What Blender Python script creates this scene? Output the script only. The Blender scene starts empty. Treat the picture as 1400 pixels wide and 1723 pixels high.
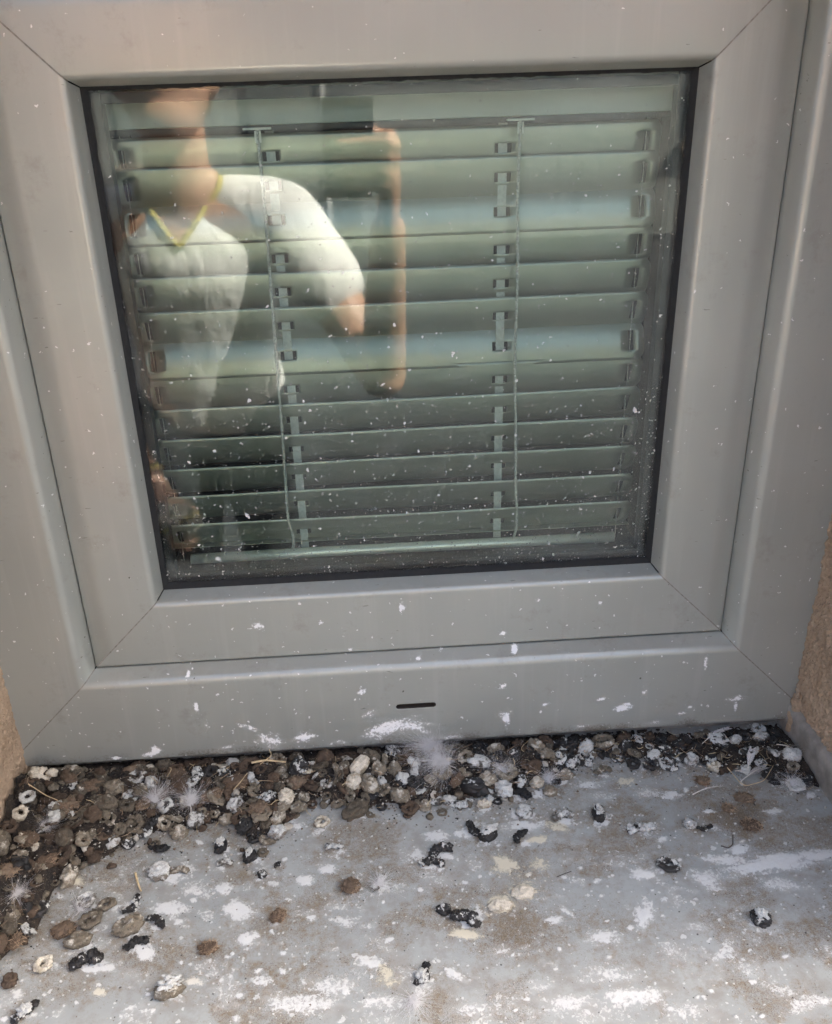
import bpy, bmesh, math, random
import numpy as np
from mathutils import Vector, Matrix, noise as mnoise

sc = bpy.context.scene
COL = sc.collection
R = math.radians

# ------------------------------------------------------------------ camera
CAM = np.array([-0.0319, -0.6256, 0.366])
RIGHT = np.array([0.9978, -0.0579, -0.0309])
FWD = np.array([0.0400, 0.9095, -0.4139])
UP = np.array([0.0521, 0.4118, 0.9098])
FPX, PPX, PPY = 1464.8, 679.46, 849.20          # focal length and principal point in photo pixels (1400 x 1723)
cd = bpy.data.cameras.new('camera')
cam = bpy.data.objects.new('camera', cd)
COL.objects.link(cam)
cd.sensor_fit = 'VERTICAL'
cd.sensor_height = 36.0
cd.sensor_width = 36.0
cd.lens = FPX / 1723 * 36.0
cd.shift_x = (700 - PPX) / 1723
cd.shift_y = -(861.5 - PPY) / 1723
cd.clip_start = 0.01
cd.clip_end = 300
m = Matrix.Identity(4)
for i in range(3):
    m[i][0], m[i][1], m[i][2], m[i][3] = RIGHT[i], UP[i], -FWD[i], CAM[i]
cam.matrix_world = m
sc.camera = cam

# ------------------------------------------------------------------ sky, sun, exposure
SUN_ROT, SUN_EL = R(68), R(46)
world = bpy.data.worlds.new('World')
sc.world = world
world.use_nodes = True
wn = world.node_tree.nodes
sky = wn.new('ShaderNodeTexSky')
sky.sky_type = 'NISHITA'
sky.sun_disc = False
sky.sun_elevation = SUN_EL
sky.sun_rotation = SUN_ROT
sky.air_density = 0.6
sky.dust_density = 8.0
sky.ozone_density = 0.0
world.node_tree.links.new(sky.outputs[0], wn['Background'].inputs[0])
wn['Background'].inputs[1].default_value = 0.12
sd = bpy.data.lights.new('sun', 'SUN')
sun = bpy.data.objects.new('sun', sd)
COL.objects.link(sun)
sd.energy = 4.0
sd.angle = R(0.5)
sd.color = (1.0, 0.93, 0.82)
sdir = Vector((math.sin(SUN_ROT) * math.cos(SUN_EL), math.cos(SUN_ROT) * math.cos(SUN_EL), math.sin(SUN_EL)))
sun.rotation_euler = sdir.to_track_quat('Z', 'Y').to_euler()
sun.location = sdir * 30
sc.view_settings.view_transform = 'Standard'
sc.view_settings.look = 'None'
sc.view_settings.exposure = 3.15
sc.view_settings.gamma = 1.0
sc.render.engine = 'CYCLES'
sc.cycles.max_bounces = 7
sc.cycles.diffuse_bounces = 3
sc.cycles.glossy_bounces = 4
sc.cycles.transparent_max_bounces = 24
sc.cycles.use_denoising = True
sc.cycles.use_adaptive_sampling = True
sc.cycles.adaptive_threshold = 0.03
sc.cycles.sample_clamp_indirect = 6.0

# ------------------------------------------------------------------ dimensions (metres)
W2, GH = 0.21, 0.3857               # glass: half width, height (bottom edge at z = 0)
B1, B2, B3, B4 = 0.0040, 0.0603, 0.0088, 0.0824
O2, O3, O4 = B1 + B2, B1 + B2 + B3, B1 + B2 + B3 + B4
D1, D2 = 0.0195, 0.0135             # sash bevel depth, frame bevel depth
YG = D1 + D2                        # outer face of the glass
WX = 0.346                          # reveal walls
WALL_Y = -0.23                      # outer face of the house wall
ZS, SLOPE = -0.1685, 0.035          # sill height at the window, fall outward
GROUND = -1.10
rng = np.random.default_rng(7)
random.seed(7)


def sill_z(y):
    return ZS + SLOPE * y


def ray(u, v):
    return RIGHT * ((u - PPX) / FPX) + FWD - UP * ((v - PPY) / FPX)


def on_sill(u, v):
    d = ray(u, v)
    t = (ZS + SLOPE * CAM[1] - CAM[2]) / (d[2] - SLOPE * d[1])
    return CAM + t * d


def on_y(u, v, y):
    d = ray(u, v)
    return CAM + d * ((y - CAM[1]) / d[1])


# ------------------------------------------------------------------ helpers
def link(o, parent=None):
    COL.objects.link(o)
    if parent is not None:
        o.parent = parent
    return o


def mesh_obj(name, verts, faces, mat=None, parent=None, smooth=False, me=None):
    if me is None:
        me = bpy.data.meshes.new(name)
        me.from_pydata([tuple(map(float, v)) for v in verts], [], [tuple(map(int, f)) for f in faces])
        if smooth:
            me.polygons.foreach_set('use_smooth', [True] * len(me.polygons))
        if mat is not None:
            for mm in (mat if isinstance(mat, (list, tuple)) else [mat]):
                me.materials.append(mm)
        me.update()
    o = bpy.data.objects.new(name, me)
    return link(o, parent)


def empty(name, loc=(0, 0, 0), parent=None):
    o = bpy.data.objects.new(name, None)
    o.location = loc
    o.empty_display_size = 0.05
    return link(o, parent)


def tag(o, label=None, cat=None, group=None, kind=None):
    if label: o['label'] = label
    if cat: o['category'] = cat
    if group: o['group'] = group
    if kind: o['kind'] = kind
    return o


def box(x0, x1, y0, y1, z0, z1):
    v = [(x0, y0, z0), (x1, y0, z0), (x1, y1, z0), (x0, y1, z0), (x0, y0, z1), (x1, y0, z1), (x1, y1, z1), (x0, y1, z1)]
    f = [(0, 3, 2, 1), (4, 5, 6, 7), (0, 1, 5, 4), (1, 2, 6, 5), (2, 3, 7, 6), (3, 0, 4, 7)]
    return v, f


def box_obj(name, b, mat, parent=None, bevel=0.0):
    v, f = box(*b)
    o = mesh_obj(name, v, f, mat, parent)
    if bevel:
        md = o.modifiers.new('bevel', 'BEVEL')
        md.width = bevel
        md.segments = 3
    return o


class Bag:
    """collects verts and faces of several shapes for one mesh"""
    def __init__(self):
        self.v, self.f, self.mi = [], [], []

    def add(self, v, f, mi=0):
        n = len(self.v)
        self.v += [tuple(p) for p in v]
        self.f += [tuple(i + n for i in q) for q in f]
        self.mi += [mi] * len(f)

    def obj(self, name, mats, parent=None, smooth=False):
        o = mesh_obj(name, self.v, self.f, mats, parent, smooth)
        if isinstance(mats, (list, tuple)) and len(mats) > 1:
            o.data.polygons.foreach_set('material_index', self.mi)
        return o


def grid_faces(nu, nv):
    i = np.arange(nu - 1)[:, None] * nv + np.arange(nv - 1)[None, :]
    i = i.ravel()
    return np.stack([i, i + nv, i + nv + 1, i + 1], 1)


def grid_obj(name, P, mat, parent=None, smooth=True, flip=False):
    """P: (nu, nv, 3) array of points -> mesh, quickly"""
    nu, nv = P.shape[:2]
    f = grid_faces(nu, nv)
    if flip: f = f[:, ::-1]
    me = bpy.data.meshes.new(name)
    me.vertices.add(nu * nv)
    me.vertices.foreach_set('co', P.reshape(-1).astype(np.float32))
    me.loops.add(len(f) * 4)
    me.loops.foreach_set('vertex_index', f.reshape(-1).astype(np.int32))
    me.polygons.add(len(f))
    me.polygons.foreach_set('loop_start', (np.arange(len(f)) * 4).astype(np.int32))
    me.polygons.foreach_set('use_smooth', np.full(len(f), smooth))
    me.update(calc_edges=True)
    me.validate()
    if mat: me.materials.append(mat)
    o = bpy.data.objects.new(name, me)
    return link(o, parent)


def tube(path, rad, n=8, cap=True, flat=1.0, up=(0, 0, 1)):
    """tube mesh along path with radius per point"""
    path = np.asarray(path, float)
    k = len(path)
    rad = np.broadcast_to(np.asarray(rad, float), (k,))
    T = np.gradient(path, axis=0)
    T /= np.linalg.norm(T, axis=1)[:, None] + 1e-12
    u = np.asarray(up, float)
    V, F = [], []
    a = np.linspace(0, 2 * np.pi, n, endpoint=False)
    prev = None
    for i in range(k):
        s = np.cross(T[i], u if prev is None else prev)
        if np.linalg.norm(s) < 1e-6: s = np.cross(T[i], [1, 0.3, 0])
        s /= np.linalg.norm(s)
        b = np.cross(s, T[i])
        prev = b
        for q in a:
            V.append(path[i] + rad[i] * (np.cos(q) * s + np.sin(q) * flat * b))
    for i in range(k - 1):
        for j in range(n):
            j2 = (j + 1) % n
            F.append((i * n + j, i * n + j2, (i + 1) * n + j2, (i + 1) * n + j))
    if cap:
        F.append(tuple(range(n))[::-1])
        F.append(tuple((k - 1) * n + j for j in range(n)))
    return V, F


# numpy value noise ----------------------------------------------------------
def _hash(ix, iy, s):
    h = (ix * 374761393 + iy * 668265263 + s * 974634777) & 0xffffffff
    h = ((h ^ (h >> 13)) * 1274126177) & 0xffffffff
    return ((h ^ (h >> 16)) & 0xffff) / 65535.0


def vnoise(x, y, s=0):
    ix, iy = np.floor(x).astype(np.int64), np.floor(y).astype(np.int64)
    fx, fy = x - ix, y - iy
    fx, fy = fx * fx * (3 - 2 * fx), fy * fy * (3 - 2 * fy)
    a, b = _hash(ix, iy, s), _hash(ix + 1, iy, s)
    c, d = _hash(ix, iy + 1, s), _hash(ix + 1, iy + 1, s)
    return (a + (b - a) * fx) * (1 - fy) + (c + (d - c) * fx) * fy


def fbm(x, y, s=0, oct=4, gain=0.5):
    t, a, n = 0, 1.0, 0
    for k in range(oct):
        t = t + a * vnoise(x * 2 ** k + 17.3 * k, y * 2 ** k + 5.1 * k, s + k)
        n += a
        a *= gain
    return t / n


def smooth01(e0, e1, x):
    t = np.clip((x - e0) / (e1 - e0), 0, 1)
    return t * t * (3 - 2 * t)


# ------------------------------------------------------------------ materials
class NT:
    def __init__(self, name):
        self.mat = bpy.data.materials.new(name)
        self.mat.use_nodes = True
        self.t = self.mat.node_tree
        self.bsdf = self.t.nodes['Principled BSDF']
        self.out = self.t.nodes['Material Output']

    def n(self, typ, ins=None, **props):
        nd = self.t.nodes.new(typ)
        for k, v in props.items(): setattr(nd, k, v)
        for k, v in (ins or {}).items(): self.set(nd, k, v)
        return nd

    def set(self, nd, k, v):
        s = nd.inputs[k]
        if isinstance(v, bpy.types.NodeSocket): self.t.links.new(v, s)
        elif isinstance(v, bpy.types.Node): self.t.links.new(v.outputs[0], s)
        else:
            if s.type == 'RGBA' and len(v) == 3: v = (*v, 1)
            s.default_value = v

    def math(self, op, a, b=0.0, c=0.0, clamp=False):
        return self.n('ShaderNodeMath', {0: a, 1: b, 2: c}, operation=op, use_clamp=clamp).outputs[0]

    def ramp(self, x, a, b, c=0.0, d=1.0):
        return self.n('ShaderNodeMapRange', {0: x, 1: a, 2: b, 3: c, 4: d}, interpolation_type='SMOOTHSTEP').outputs[0]

    def mix(self, f, a, b):
        nd = self.t.nodes.new('ShaderNodeMix')
        nd.data_type = 'RGBA'
        for s, v in ((nd.inputs[0], f), (nd.inputs[6], a), (nd.inputs[7], b)):
            if isinstance(v, bpy.types.NodeSocket): self.t.links.new(v, s)
            else: s.default_value = (*v, 1) if s.type == 'RGBA' and len(v) == 3 else v
        return nd.outputs[2]

    def coord(self, which='Object'):
        return self.n('ShaderNodeTexCoord').outputs[which]

    def noise(self, vec, scale, detail=4.0, rough=0.55, dist=0.0):
        return self.n('ShaderNodeTexNoise', {'Vector': vec, 'Scale': scale, 'Detail': detail, 'Roughness': rough, 'Distortion': dist}).outputs[0]

    def bump(self, h, strength=0.3, dist=0.001, normal=None):
        b = self.n('ShaderNodeBump', {'Height': h, 'Strength': strength, 'Distance': dist})
        if normal is not None: self.set(b, 'Normal', normal)
        return b.outputs[0]

    def B(self, **kw):
        for k, v in kw.items(): self.set(self.bsdf, k.replace('_', ' '), v)
        return self.mat


def specks(nt, vec, scale, keep, rmax, warp=0.35):
    """mask of scattered irregular flecks: one possible fleck per Voronoi cell"""
    w = nt.n('ShaderNodeTexNoise', {'Vector': vec, 'Scale': scale * 2.2, 'Detail': 2.0})
    off = nt.n('ShaderNodeVectorMath', {0: w.outputs[1], 1: (0.5, 0.5, 0.5)}, operation='SUBTRACT')
    off = nt.n('ShaderNodeVectorMath', {0: off.outputs[0], 'Scale': warp / scale}, operation='SCALE')
    v2 = nt.n('ShaderNodeVectorMath', {0: vec, 1: off.outputs[0]}, operation='ADD')
    vo = nt.n('ShaderNodeTexVoronoi', {'Vector': v2.outputs[0], 'Scale': scale, 'Randomness': 1.0})
    sep = nt.n('ShaderNodeSeparateColor', {0: vo.outputs['Color']})
    r = nt.math('SUBTRACT', sep.outputs[0], nt.math('SUBTRACT', 1.0, keep))
    r = nt.math('DIVIDE', nt.math('MAXIMUM', r, 0.0), keep)
    r = nt.math('MULTIPLY', nt.math('POWER', r, 2.0), rmax)
    d = nt.math('SUBTRACT', r, vo.outputs['Distance'])
    return nt.ramp(d, 0.0, 0.035)


def paint_material(name, attr=False):
    nt = NT(name)
    co = nt.coord()
    sep = nt.n('ShaderNodeSeparateXYZ', {0: co})
    low = nt.ramp(sep.outputs[2], 0.60, 0.0, 0.25, 1.0)         # more splashes towards the sill
    big = nt.noise(co, 7.0, 3.0)
    fine = nt.n('ShaderNodeMapping', {'Vector': co, 'Scale': (60, 300, 300)})
    brush = nt.noise(fine.outputs[0], 1.0, 3.0)
    col = nt.mix(nt.ramp(big, 0.3, 0.7), (0.338, 0.350, 0.304), (0.382, 0.394, 0.343))
    col = nt.mix(nt.math('MULTIPLY', brush, 0.10), col, (0.30, 0.30, 0.28))
    run = nt.n('ShaderNodeMapping', {'Vector': co, 'Scale': (90, 90, 5)})
    runs = nt.ramp(nt.noise(run.outputs[0], 1.0, 3.0, 0.6), 0.5, 0.75)
    col = nt.mix(nt.math('MULTIPLY', runs, 0.16), col, (0.52, 0.51, 0.46))
    grime = nt.ramp(nt.noise(co, 28.0, 5.0, 0.75), 0.54, 0.74)
    col = nt.mix(nt.math('MULTIPLY', grime, 0.30), col, (0.19, 0.165, 0.13))
    dark = specks(nt, co, 95.0, 0.05, 0.12)
    col = nt.mix(nt.math('MULTIPLY', dark, 0.8), col, (0.05, 0.045, 0.03))
    s1 = specks(nt, co, 80.0, nt.math('MULTIPLY', low, 0.55), 0.115, 1.0)
    s2 = specks(nt, co, 170.0, nt.math('MULTIPLY', low, 0.78), 0.205, 0.9)
    wht = nt.math('MULTIPLY', nt.math('MAXIMUM', s1, s2), 0.85)
    if attr:
        at = nt.n('ShaderNodeAttribute', attribute_name='stain')
        sp = nt.n('ShaderNodeSeparateColor', {0: at.outputs['Color']})
        nz = nt.noise(co, 420.0, 5.0, 0.7, 0.6)
        fld = nt.math('ADD', sp.outputs[0], nt.math('MULTIPLY', nt.math('SUBTRACT', nz, 0.5), 1.5))
        sm = nt.math('MULTIPLY', nt.ramp(fld, 0.42, 0.58), nt.ramp(sp.outputs[0], 0.03, 0.2))
        film = nt.math('MULTIPLY', nt.ramp(sp.outputs[0], 0.1, 0.9), 0.30)
        wht = nt.math('MAXIMUM', wht, nt.math('MAXIMUM', sm, film))
        dirt = nt.math('MULTIPLY', nt.ramp(nt.math('ADD', sp.outputs[1], nt.math('MULTIPLY', nt.math('SUBTRACT', nz, 0.5), 0.8)), 0.35, 0.75), 0.75)
        col = nt.mix(dirt, col, (0.11, 0.085, 0.055))
    col = nt.mix(wht, col, (0.80, 0.80, 0.76))
    rough = nt.math('ADD', nt.math('MULTIPLY', wht, 0.5), nt.math('ADD', 0.24, nt.math('MULTIPLY', brush, 0.12)))
    h = nt.math('ADD', nt.math('MULTIPLY', sp.outputs[0], 1.0), nt.math('MULTIPLY', brush, 0.06)) if attr else nt.math('MULTIPLY', brush, 0.06)
    return nt.B(Base_Color=col, Roughness=rough, Metallic=nt.math('MULTIPLY', nt.math('SUBTRACT', 1.0, wht), 0.30), Normal=nt.bump(h, 0.35, 0.0006))


def simple(name, col, rough=0.6, metal=0.0, var=0.25, scale=60.0, bump=0.0, bscale=200.0):
    nt = NT(name)
    co = nt.coord()
    a = tuple(c * (1 - var) for c in col)
    b = tuple(min(c * (1 + var), 1) for c in col)
    c = nt.mix(nt.ramp(nt.noise(co, scale, 5.0), 0.3, 0.7), a, b)
    kw = dict(Base_Color=c, Roughness=rough, Metallic=metal)
    if bump: kw['Normal'] = nt.bump(nt.noise(co, bscale, 4.0), bump, 0.001)
    return nt.B(**kw)


M = {}
M['frame'] = paint_material('grey_satin_aluminium')
M['frame_stained'] = paint_material('grey_satin_aluminium_splashed', True)
M['seam'] = simple('mitre_seam_grime', (0.25, 0.235, 0.20), 0.7, scale=300)
M['gasket'] = simple('black_rubber', (0.007, 0.008, 0.007), 0.8, scale=200, bump=0.5, bscale=600)
M['dark_metal'] = simple('dark_inner_profile', (0.008, 0.011, 0.014), 0.35, scale=40)
M['spacer'] = simple('glazing_spacer', (0.035, 0.045, 0.05), 0.5, 0.0, scale=90)
M['slot'] = simple('rusty_slot', (0.018, 0.012, 0.007), 0.9, scale=300)


def glass_material():
    nt = NT('window_glass')
    co = nt.coord()
    sep = nt.n('ShaderNodeSeparateXYZ', {0: co})
    low = nt.ramp(sep.outputs[2], 0.55, 0.17, 0.12, 1.0)
    s1 = specks(nt, co, 75.0, nt.math('MULTIPLY', low, 0.60), 0.14, 0.9)
    s2 = specks(nt, co, 190.0, nt.math('MULTIPLY', low, 0.75), 0.235, 0.8)
    s3 = specks(nt, co, 400.0, nt.math('MULTIPLY', low, 0.6), 0.34)
    fleck = nt.math('MAXIMUM', nt.math('MAXIMUM', s1, s2), nt.math('MULTIPLY', s3, 0.5))
    smear = nt.math('MULTIPLY', nt.ramp(nt.noise(co, 14.0, 6.0, 0.65, 1.2), 0.35, 0.75), 0.034)
    dust = nt.math('ADD', smear, 0.006)
    fr = nt.n('ShaderNodeFresnel', {'IOR': 1.52})
    tr = nt.n('ShaderNodeBsdfTransparent', {'Color': (0.835, 0.895, 0.872, 1)})
    gl = nt.n('ShaderNodeBsdfGlossy', {'Color': (1, 1, 1, 1), 'Roughness': 0.030})
    m1 = nt.n('ShaderNodeMixShader', {0: fr.outputs[0], 1: tr.outputs[0], 2: gl.outputs[0]})
    di = nt.n('ShaderNodeBsdfDiffuse', {'Color': (0.66, 0.67, 0.63, 1)})
    cov = nt.math('ADD', nt.math('MULTIPLY', fleck, 0.8), dust, clamp=True)
    m2 = nt.n('ShaderNodeMixShader', {0: cov, 1: m1.outputs[0], 2: di.outputs[0]})
    nt.t.nodes.remove(nt.bsdf)
    nt.t.links.new(m2.outputs[0], nt.out.inputs[0])
    return nt.mat


M['glass'] = glass_material()
M['slat'] = simple('blind_slat_enamel', (0.39, 0.41, 0.34), 0.34, 0.68, scale=9, var=0.06)
M['head'] = simple('blind_head_rail', (0.44, 0.46, 0.40), 0.5, scale=9, var=0.08)
M['tape'] = simple('ladder_tape', (0.52, 0.55, 0.50), 0.8, scale=400, var=0.1)
M['cord'] = simple('lift_cord', (0.50, 0.50, 0.45), 0.8, scale=900, var=0.4)
M['rail_alu'] = simple('blind_bottom_tube', (0.94, 0.95, 0.82), 0.40, 0.5, scale=30, var=0.06)
M['clip'] = simple('blind_clip', (0.66, 0.66, 0.6), 0.4, scale=80, var=0.1)


def stucco_material(name, c0, c1):
    nt = NT(name)
    co = nt.coord()
    n1 = nt.noise(co, 22.0, 5.0, 0.6)
    n2 = nt.noise(co, 420.0, 4.0, 0.7)
    vo = nt.n('ShaderNodeTexVoronoi', {'Vector': co, 'Scale': 270.0})
    col = nt.mix(nt.ramp(n1, 0.3, 0.7), c0, c1)
    col = nt.mix(nt.math('MULTIPLY', nt.ramp(n2, 0.55, 0.8), 0.5), col, tuple(min(1, c * 1.7) for c in c1))
    col = nt.mix(nt.math('MULTIPLY', nt.ramp(n2, 0.45, 0.25), 0.5), col, tuple(c * 0.45 for c in c0))
    w = specks(nt, co, 120.0, 0.05, 0.2)
    col = nt.mix(w, col, (0.75, 0.74, 0.7))
    h = nt.math('ADD', nt.math('MULTIPLY', n2, 1.0), nt.math('MULTIPLY', vo.outputs['Distance'], -0.8))
    return nt.B(Base_Color=col, Roughness=0.92, Normal=nt.bump(h, 1.0, 0.0026))


M['stucco'] = stucco_material('roughcast_render', (0.40, 0.285, 0.18), (0.54, 0.40, 0.265))


def sill_material():
    nt = NT('zinc_sill_soiled')
    co = nt.coord()
    at = nt.n('ShaderNodeAttribute', attribute_name='stain')
    sp = nt.n('ShaderNodeSeparateColor', {0: at.outputs['Color']})
    whiteF, brownF, creamF = sp.outputs[0], sp.outputs[1], sp.outputs[2]
    n_big = nt.noise(co, 9.0, 4.0)
    n_mid = nt.noise(co, 60.0, 5.0, 0.72)
    n_fine = nt.noise(co, 330.0, 5.0, 0.78, 0.5)
    n_grit = nt.noise(co, 1500.0, 3.0, 0.7)
    base = nt.mix(nt.ramp(n_big, 0.3, 0.7), (0.272, 0.288, 0.268), (0.332, 0.346, 0.320))
    base = nt.mix(nt.math('MULTIPLY', nt.ramp(n_mid, 0.42, 0.66), 0.6), base, (0.215, 0.20, 0.165))
    # thin brown grime film and gritty brown crumbs
    b = nt.math('ADD', brownF, nt.math('ADD', nt.math('MULTIPLY', nt.math('SUBTRACT', n_fine, 0.5), 1.6), nt.math('MULTIPLY', nt.math('SUBTRACT', nt.noise(co, 160.0, 4.0, 0.7), 0.5), 1.5)))
    base = nt.mix(nt.math('MULTIPLY', nt.ramp(b, 0.15, 0.9), 0.8), base, (0.20, 0.145, 0.078))
    g = nt.math('ADD', nt.math('MULTIPLY', brownF, 0.35), nt.math('SUBTRACT', n_grit, 0.66))
    base = nt.mix(nt.math('MULTIPLY', nt.ramp(g, 0.0, 0.12), 0.7), base, (0.075, 0.055, 0.035))
    # white: film, crust, flecks
    w = nt.math('ADD', whiteF, nt.math('MULTIPLY', nt.math('SUBTRACT', n_fine, 0.5), 1.9))
    crust = nt.math('MULTIPLY', nt.math('MULTIPLY', nt.ramp(w, 0.38, 0.62), nt.ramp(whiteF, 0.03, 0.20)), nt.ramp(n_grit, 0.22, 0.52, 0.7, 1.0))
    film = nt.math('MULTIPLY', nt.ramp(nt.math('ADD', whiteF, nt.math('MULTIPLY', nt.math('SUBTRACT', n_mid, 0.5), 0.9)), 0.10, 0.85), 0.42)
    f1 = specks(nt, co, 120.0, 0.34, 0.26, 0.6)
    f2 = specks(nt, co, 300.0, 0.45, 0.32, 0.6)
    flecks = nt.math('MULTIPLY', nt.math('MAXIMUM', f1, f2), 0.72)
    wm = nt.math('MAXIMUM', nt.math('MAXIMUM', crust, film), flecks)
    wcol = nt.mix(nt.ramp(creamF, 0.25, 0.6), (0.58, 0.59, 0.55), (0.55, 0.51, 0.38))
    wcol = nt.mix(nt.math('MULTIPLY', nt.ramp(n_grit, 0.5, 0.68), 0.35), wcol, (0.40, 0.37, 0.30))
    col = nt.mix(wm, base, wcol)
    k1 = specks(nt, co, 210.0, 0.10, 0.20)
    col = nt.mix(nt.math('MULTIPLY', k1, 0.85), col, (0.03, 0.026, 0.02))
    rough = nt.math('ADD', 0.48, nt.math('MULTIPLY', wm, 0.4), clamp=True)
    h = nt.math('ADD', nt.math('MULTIPLY', crust, 1.0), nt.math('MULTIPLY', n_fine, 0.35))
    return nt.B(Base_Color=col, Roughness=rough, Metallic=0.0, Normal=nt.bump(h, 0.45, 0.0007))


M['sill'] = sill_material()
M['sill_plain'] = simple('zinc_plain', (0.255, 0.235, 0.20), 0.55, 0.1, scale=60, var=0.3, bump=0.3, bscale=500)


def dropping_material(name, c0, c1, white, wlo, whi, rough=0.8, top=0.0, tdark=0.4):
    """dried dropping: body colour c0..c1, chalky white showing where noise + local height pass a threshold"""
    nt = NT(name)
    oi = nt.n('ShaderNodeObjectInfo')
    co = nt.coord()
    off = nt.n('ShaderNodeVectorMath', {0: co, 1: nt.n('ShaderNodeCombineXYZ', {0: oi.outputs['Random'], 1: nt.math('MULTIPLY', oi.outputs['Random'], 7.3), 2: 0.0}).outputs[0]}, operation='ADD').outputs[0]
    n1 = nt.noise(off, 150.0, 3.0, 0.6)
    n2 = nt.noise(off, 560.0, 4.0, 0.75)
    n3 = nt.noise(off, 1700.0, 2.0, 0.7)
    z = nt.n('ShaderNodeSeparateXYZ', {0: co}).outputs[2]
    col = nt.mix(oi.outputs['Random'], c0, c1)
    col = nt.mix(nt.math('MULTIPLY', nt.ramp(n2, 0.48, 0.7), tdark), col, tuple(c * 0.35 for c in c0))
    col = nt.mix(nt.math('MULTIPLY', nt.ramp(n3, 0.55, 0.75), 0.35), col, tuple(min(1.0, c * 2.0 + 0.02) for c in c1))
    wf = nt.math('ADD', nt.math('MULTIPLY', nt.math('SUBTRACT', n1, 0.5), 2.2), nt.math('MULTIPLY', nt.math('SUBTRACT', n2, 0.5), 1.1))
    wf = nt.math('ADD', wf, nt.math('MULTIPLY', z, top))
    wf = nt.math('ADD', wf, nt.math('MULTIPLY', nt.math('SUBTRACT', oi.outputs['Random'], 0.5), 0.35))
    wm = nt.ramp(wf, wlo, whi)
    wc = nt.mix(nt.ramp(n3, 0.4, 0.7), white, tuple(c * 0.6 for c in white))
    col = nt.mix(wm, col, wc)
    rg = nt.math('ADD', rough, nt.math('MULTIPLY', wm, 0.9 - rough), clamp=True)
    h = nt.math('ADD', n2, nt.math('MULTIPLY', n3, 0.5))
    return nt.B(Base_Color=col, Roughness=rg, Normal=nt.bump(h, 0.75, 0.0011))


WHT, CRM = (0.58, 0.585, 0.53), (0.52, 0.47, 0.34)
M['d_grey'] = dropping_material('dropping_grey_brown', (0.065, 0.052, 0.033), (0.225, 0.19, 0.132), (0.62, 0.58, 0.47), 0.25, 0.75, 0.85, 40, 0.8)
M['d_brown'] = dropping_material('dropping_brown', (0.045, 0.030, 0.018), (0.115, 0.078, 0.048), CRM, 0.55, 0.95, 0.9, 10)
M['d_white'] = dropping_material('dropping_chalky', (0.045, 0.04, 0.032), (0.20, 0.17, 0.13), WHT, -0.10, 0.35, 0.9, 75, 0.8)
M['d_black'] = dropping_material('dropping_black', (0.008, 0.008, 0.007), (0.022, 0.020, 0.017), WHT, 0.50, 0.66, 0.55, 60, 0.3)
M['d_mix'] = dropping_material('dropping_black_and_white', (0.010, 0.009, 0.008), (0.03, 0.026, 0.02), WHT, -0.02, 0.16, 0.6, 30, 0.4)
M['d_cap'] = dropping_material('dropping_white_cap', (0.35, 0.32, 0.25), (0.5, 0.47, 0.4), WHT, -0.7, -0.2, 0.9, 60)
M['d_cream'] = dropping_material('dropping_cream', (0.24, 0.20, 0.13), (0.36, 0.31, 0.21), (0.70, 0.64, 0.50), -0.3, 0.4, 0.85, 60)
M['clod'] = dropping_material('brown_fibrous_clod', (0.095, 0.063, 0.038), (0.19, 0.138, 0.09), (0.36, 0.29, 0.20), 0.3, 0.9, 0.95, 15, 0.85)
M['fibre'] = simple('dry_fibre', (0.26, 0.185, 0.115), 0.9, scale=200, var=0.5)
M['straw'] = simple('pale_straw', (0.50, 0.39, 0.22), 0.75, scale=200, var=0.3)
M['hair'] = simple('dark_hair_strand', (0.06, 0.05, 0.04), 0.6, scale=200)
M['quill'] = simple('feather_quill', (0.62, 0.58, 0.50), 0.5, scale=200, var=0.2)


def down_material(name, col):
    nt = NT(name)
    d = nt.n('ShaderNodeBsdfDiffuse', {'Color': (*col, 1)})
    t = nt.n('ShaderNodeBsdfTranslucent', {'Color': (*col, 1)})
    mx = nt.n('ShaderNodeMixShader', {0: 0.45, 1: d.outputs[0], 2: t.outputs[0]})
    tp = nt.n('ShaderNodeBsdfTransparent')
    mx = nt.n('ShaderNodeMixShader', {0: 0.15, 1: mx.outputs[0], 2: tp.outputs[0]})
    nt.t.nodes.remove(nt.bsdf)
    nt.t.links.new(mx.outputs[0], nt.out.inputs[0])
    return nt.mat


M['down'] = down_material('white_down', (0.86, 0.85, 0.83))
M['down_grey'] = down_material('grey_down', (0.50, 0.48, 0.45))

# ================================================================== SETTING
# ground terrace, coloured dark to stand in for shade near the wall
nt = NT('terrace_shade_tone')
co = nt.coord()
c = nt.mix(nt.ramp(nt.noise(co, 1.5, 6.0), 0.3, 0.7), (0.018, 0.020, 0.023), (0.030, 0.033, 0.036))
c = nt.mix(nt.math('MULTIPLY', nt.noise(co, 60.0, 4.0), 0.3), c, (0.012, 0.013, 0.014))
M['terrace'] = nt.B(Base_Color=c, Roughness=0.9)
g = mesh_obj('ground', [(-60, -60, GROUND), (60, -60, GROUND), (60, 60, GROUND), (-60, 60, GROUND)], [(0, 1, 2, 3)], M['terrace'])
tag(g, kind='structure')

# house wall with the window opening; reveals are displaced roughcast
TOPZ = GH + O4 + 0.004
WT = 1.42
wall = Bag()
for b in ((-5.0, -WX - 0.004, WALL_Y, 0.10, GROUND, WT), (WX + 0.004, 4.0, WALL_Y, 0.10, GROUND, WT),
          (-WX - 0.003, WX + 0.003, WALL_Y, 0.10, TOPZ + 0.004, WT), (-WX - 0.003, WX + 0.003, WALL_Y + 0.02, 0.10, GROUND, ZS - 0.03)):
    wall.add(*box(*b))
house = wall.obj('house_wall', M['stucco'])
tag(house, 'tan roughcast house wall with the window set deep in it', 'wall')


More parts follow.
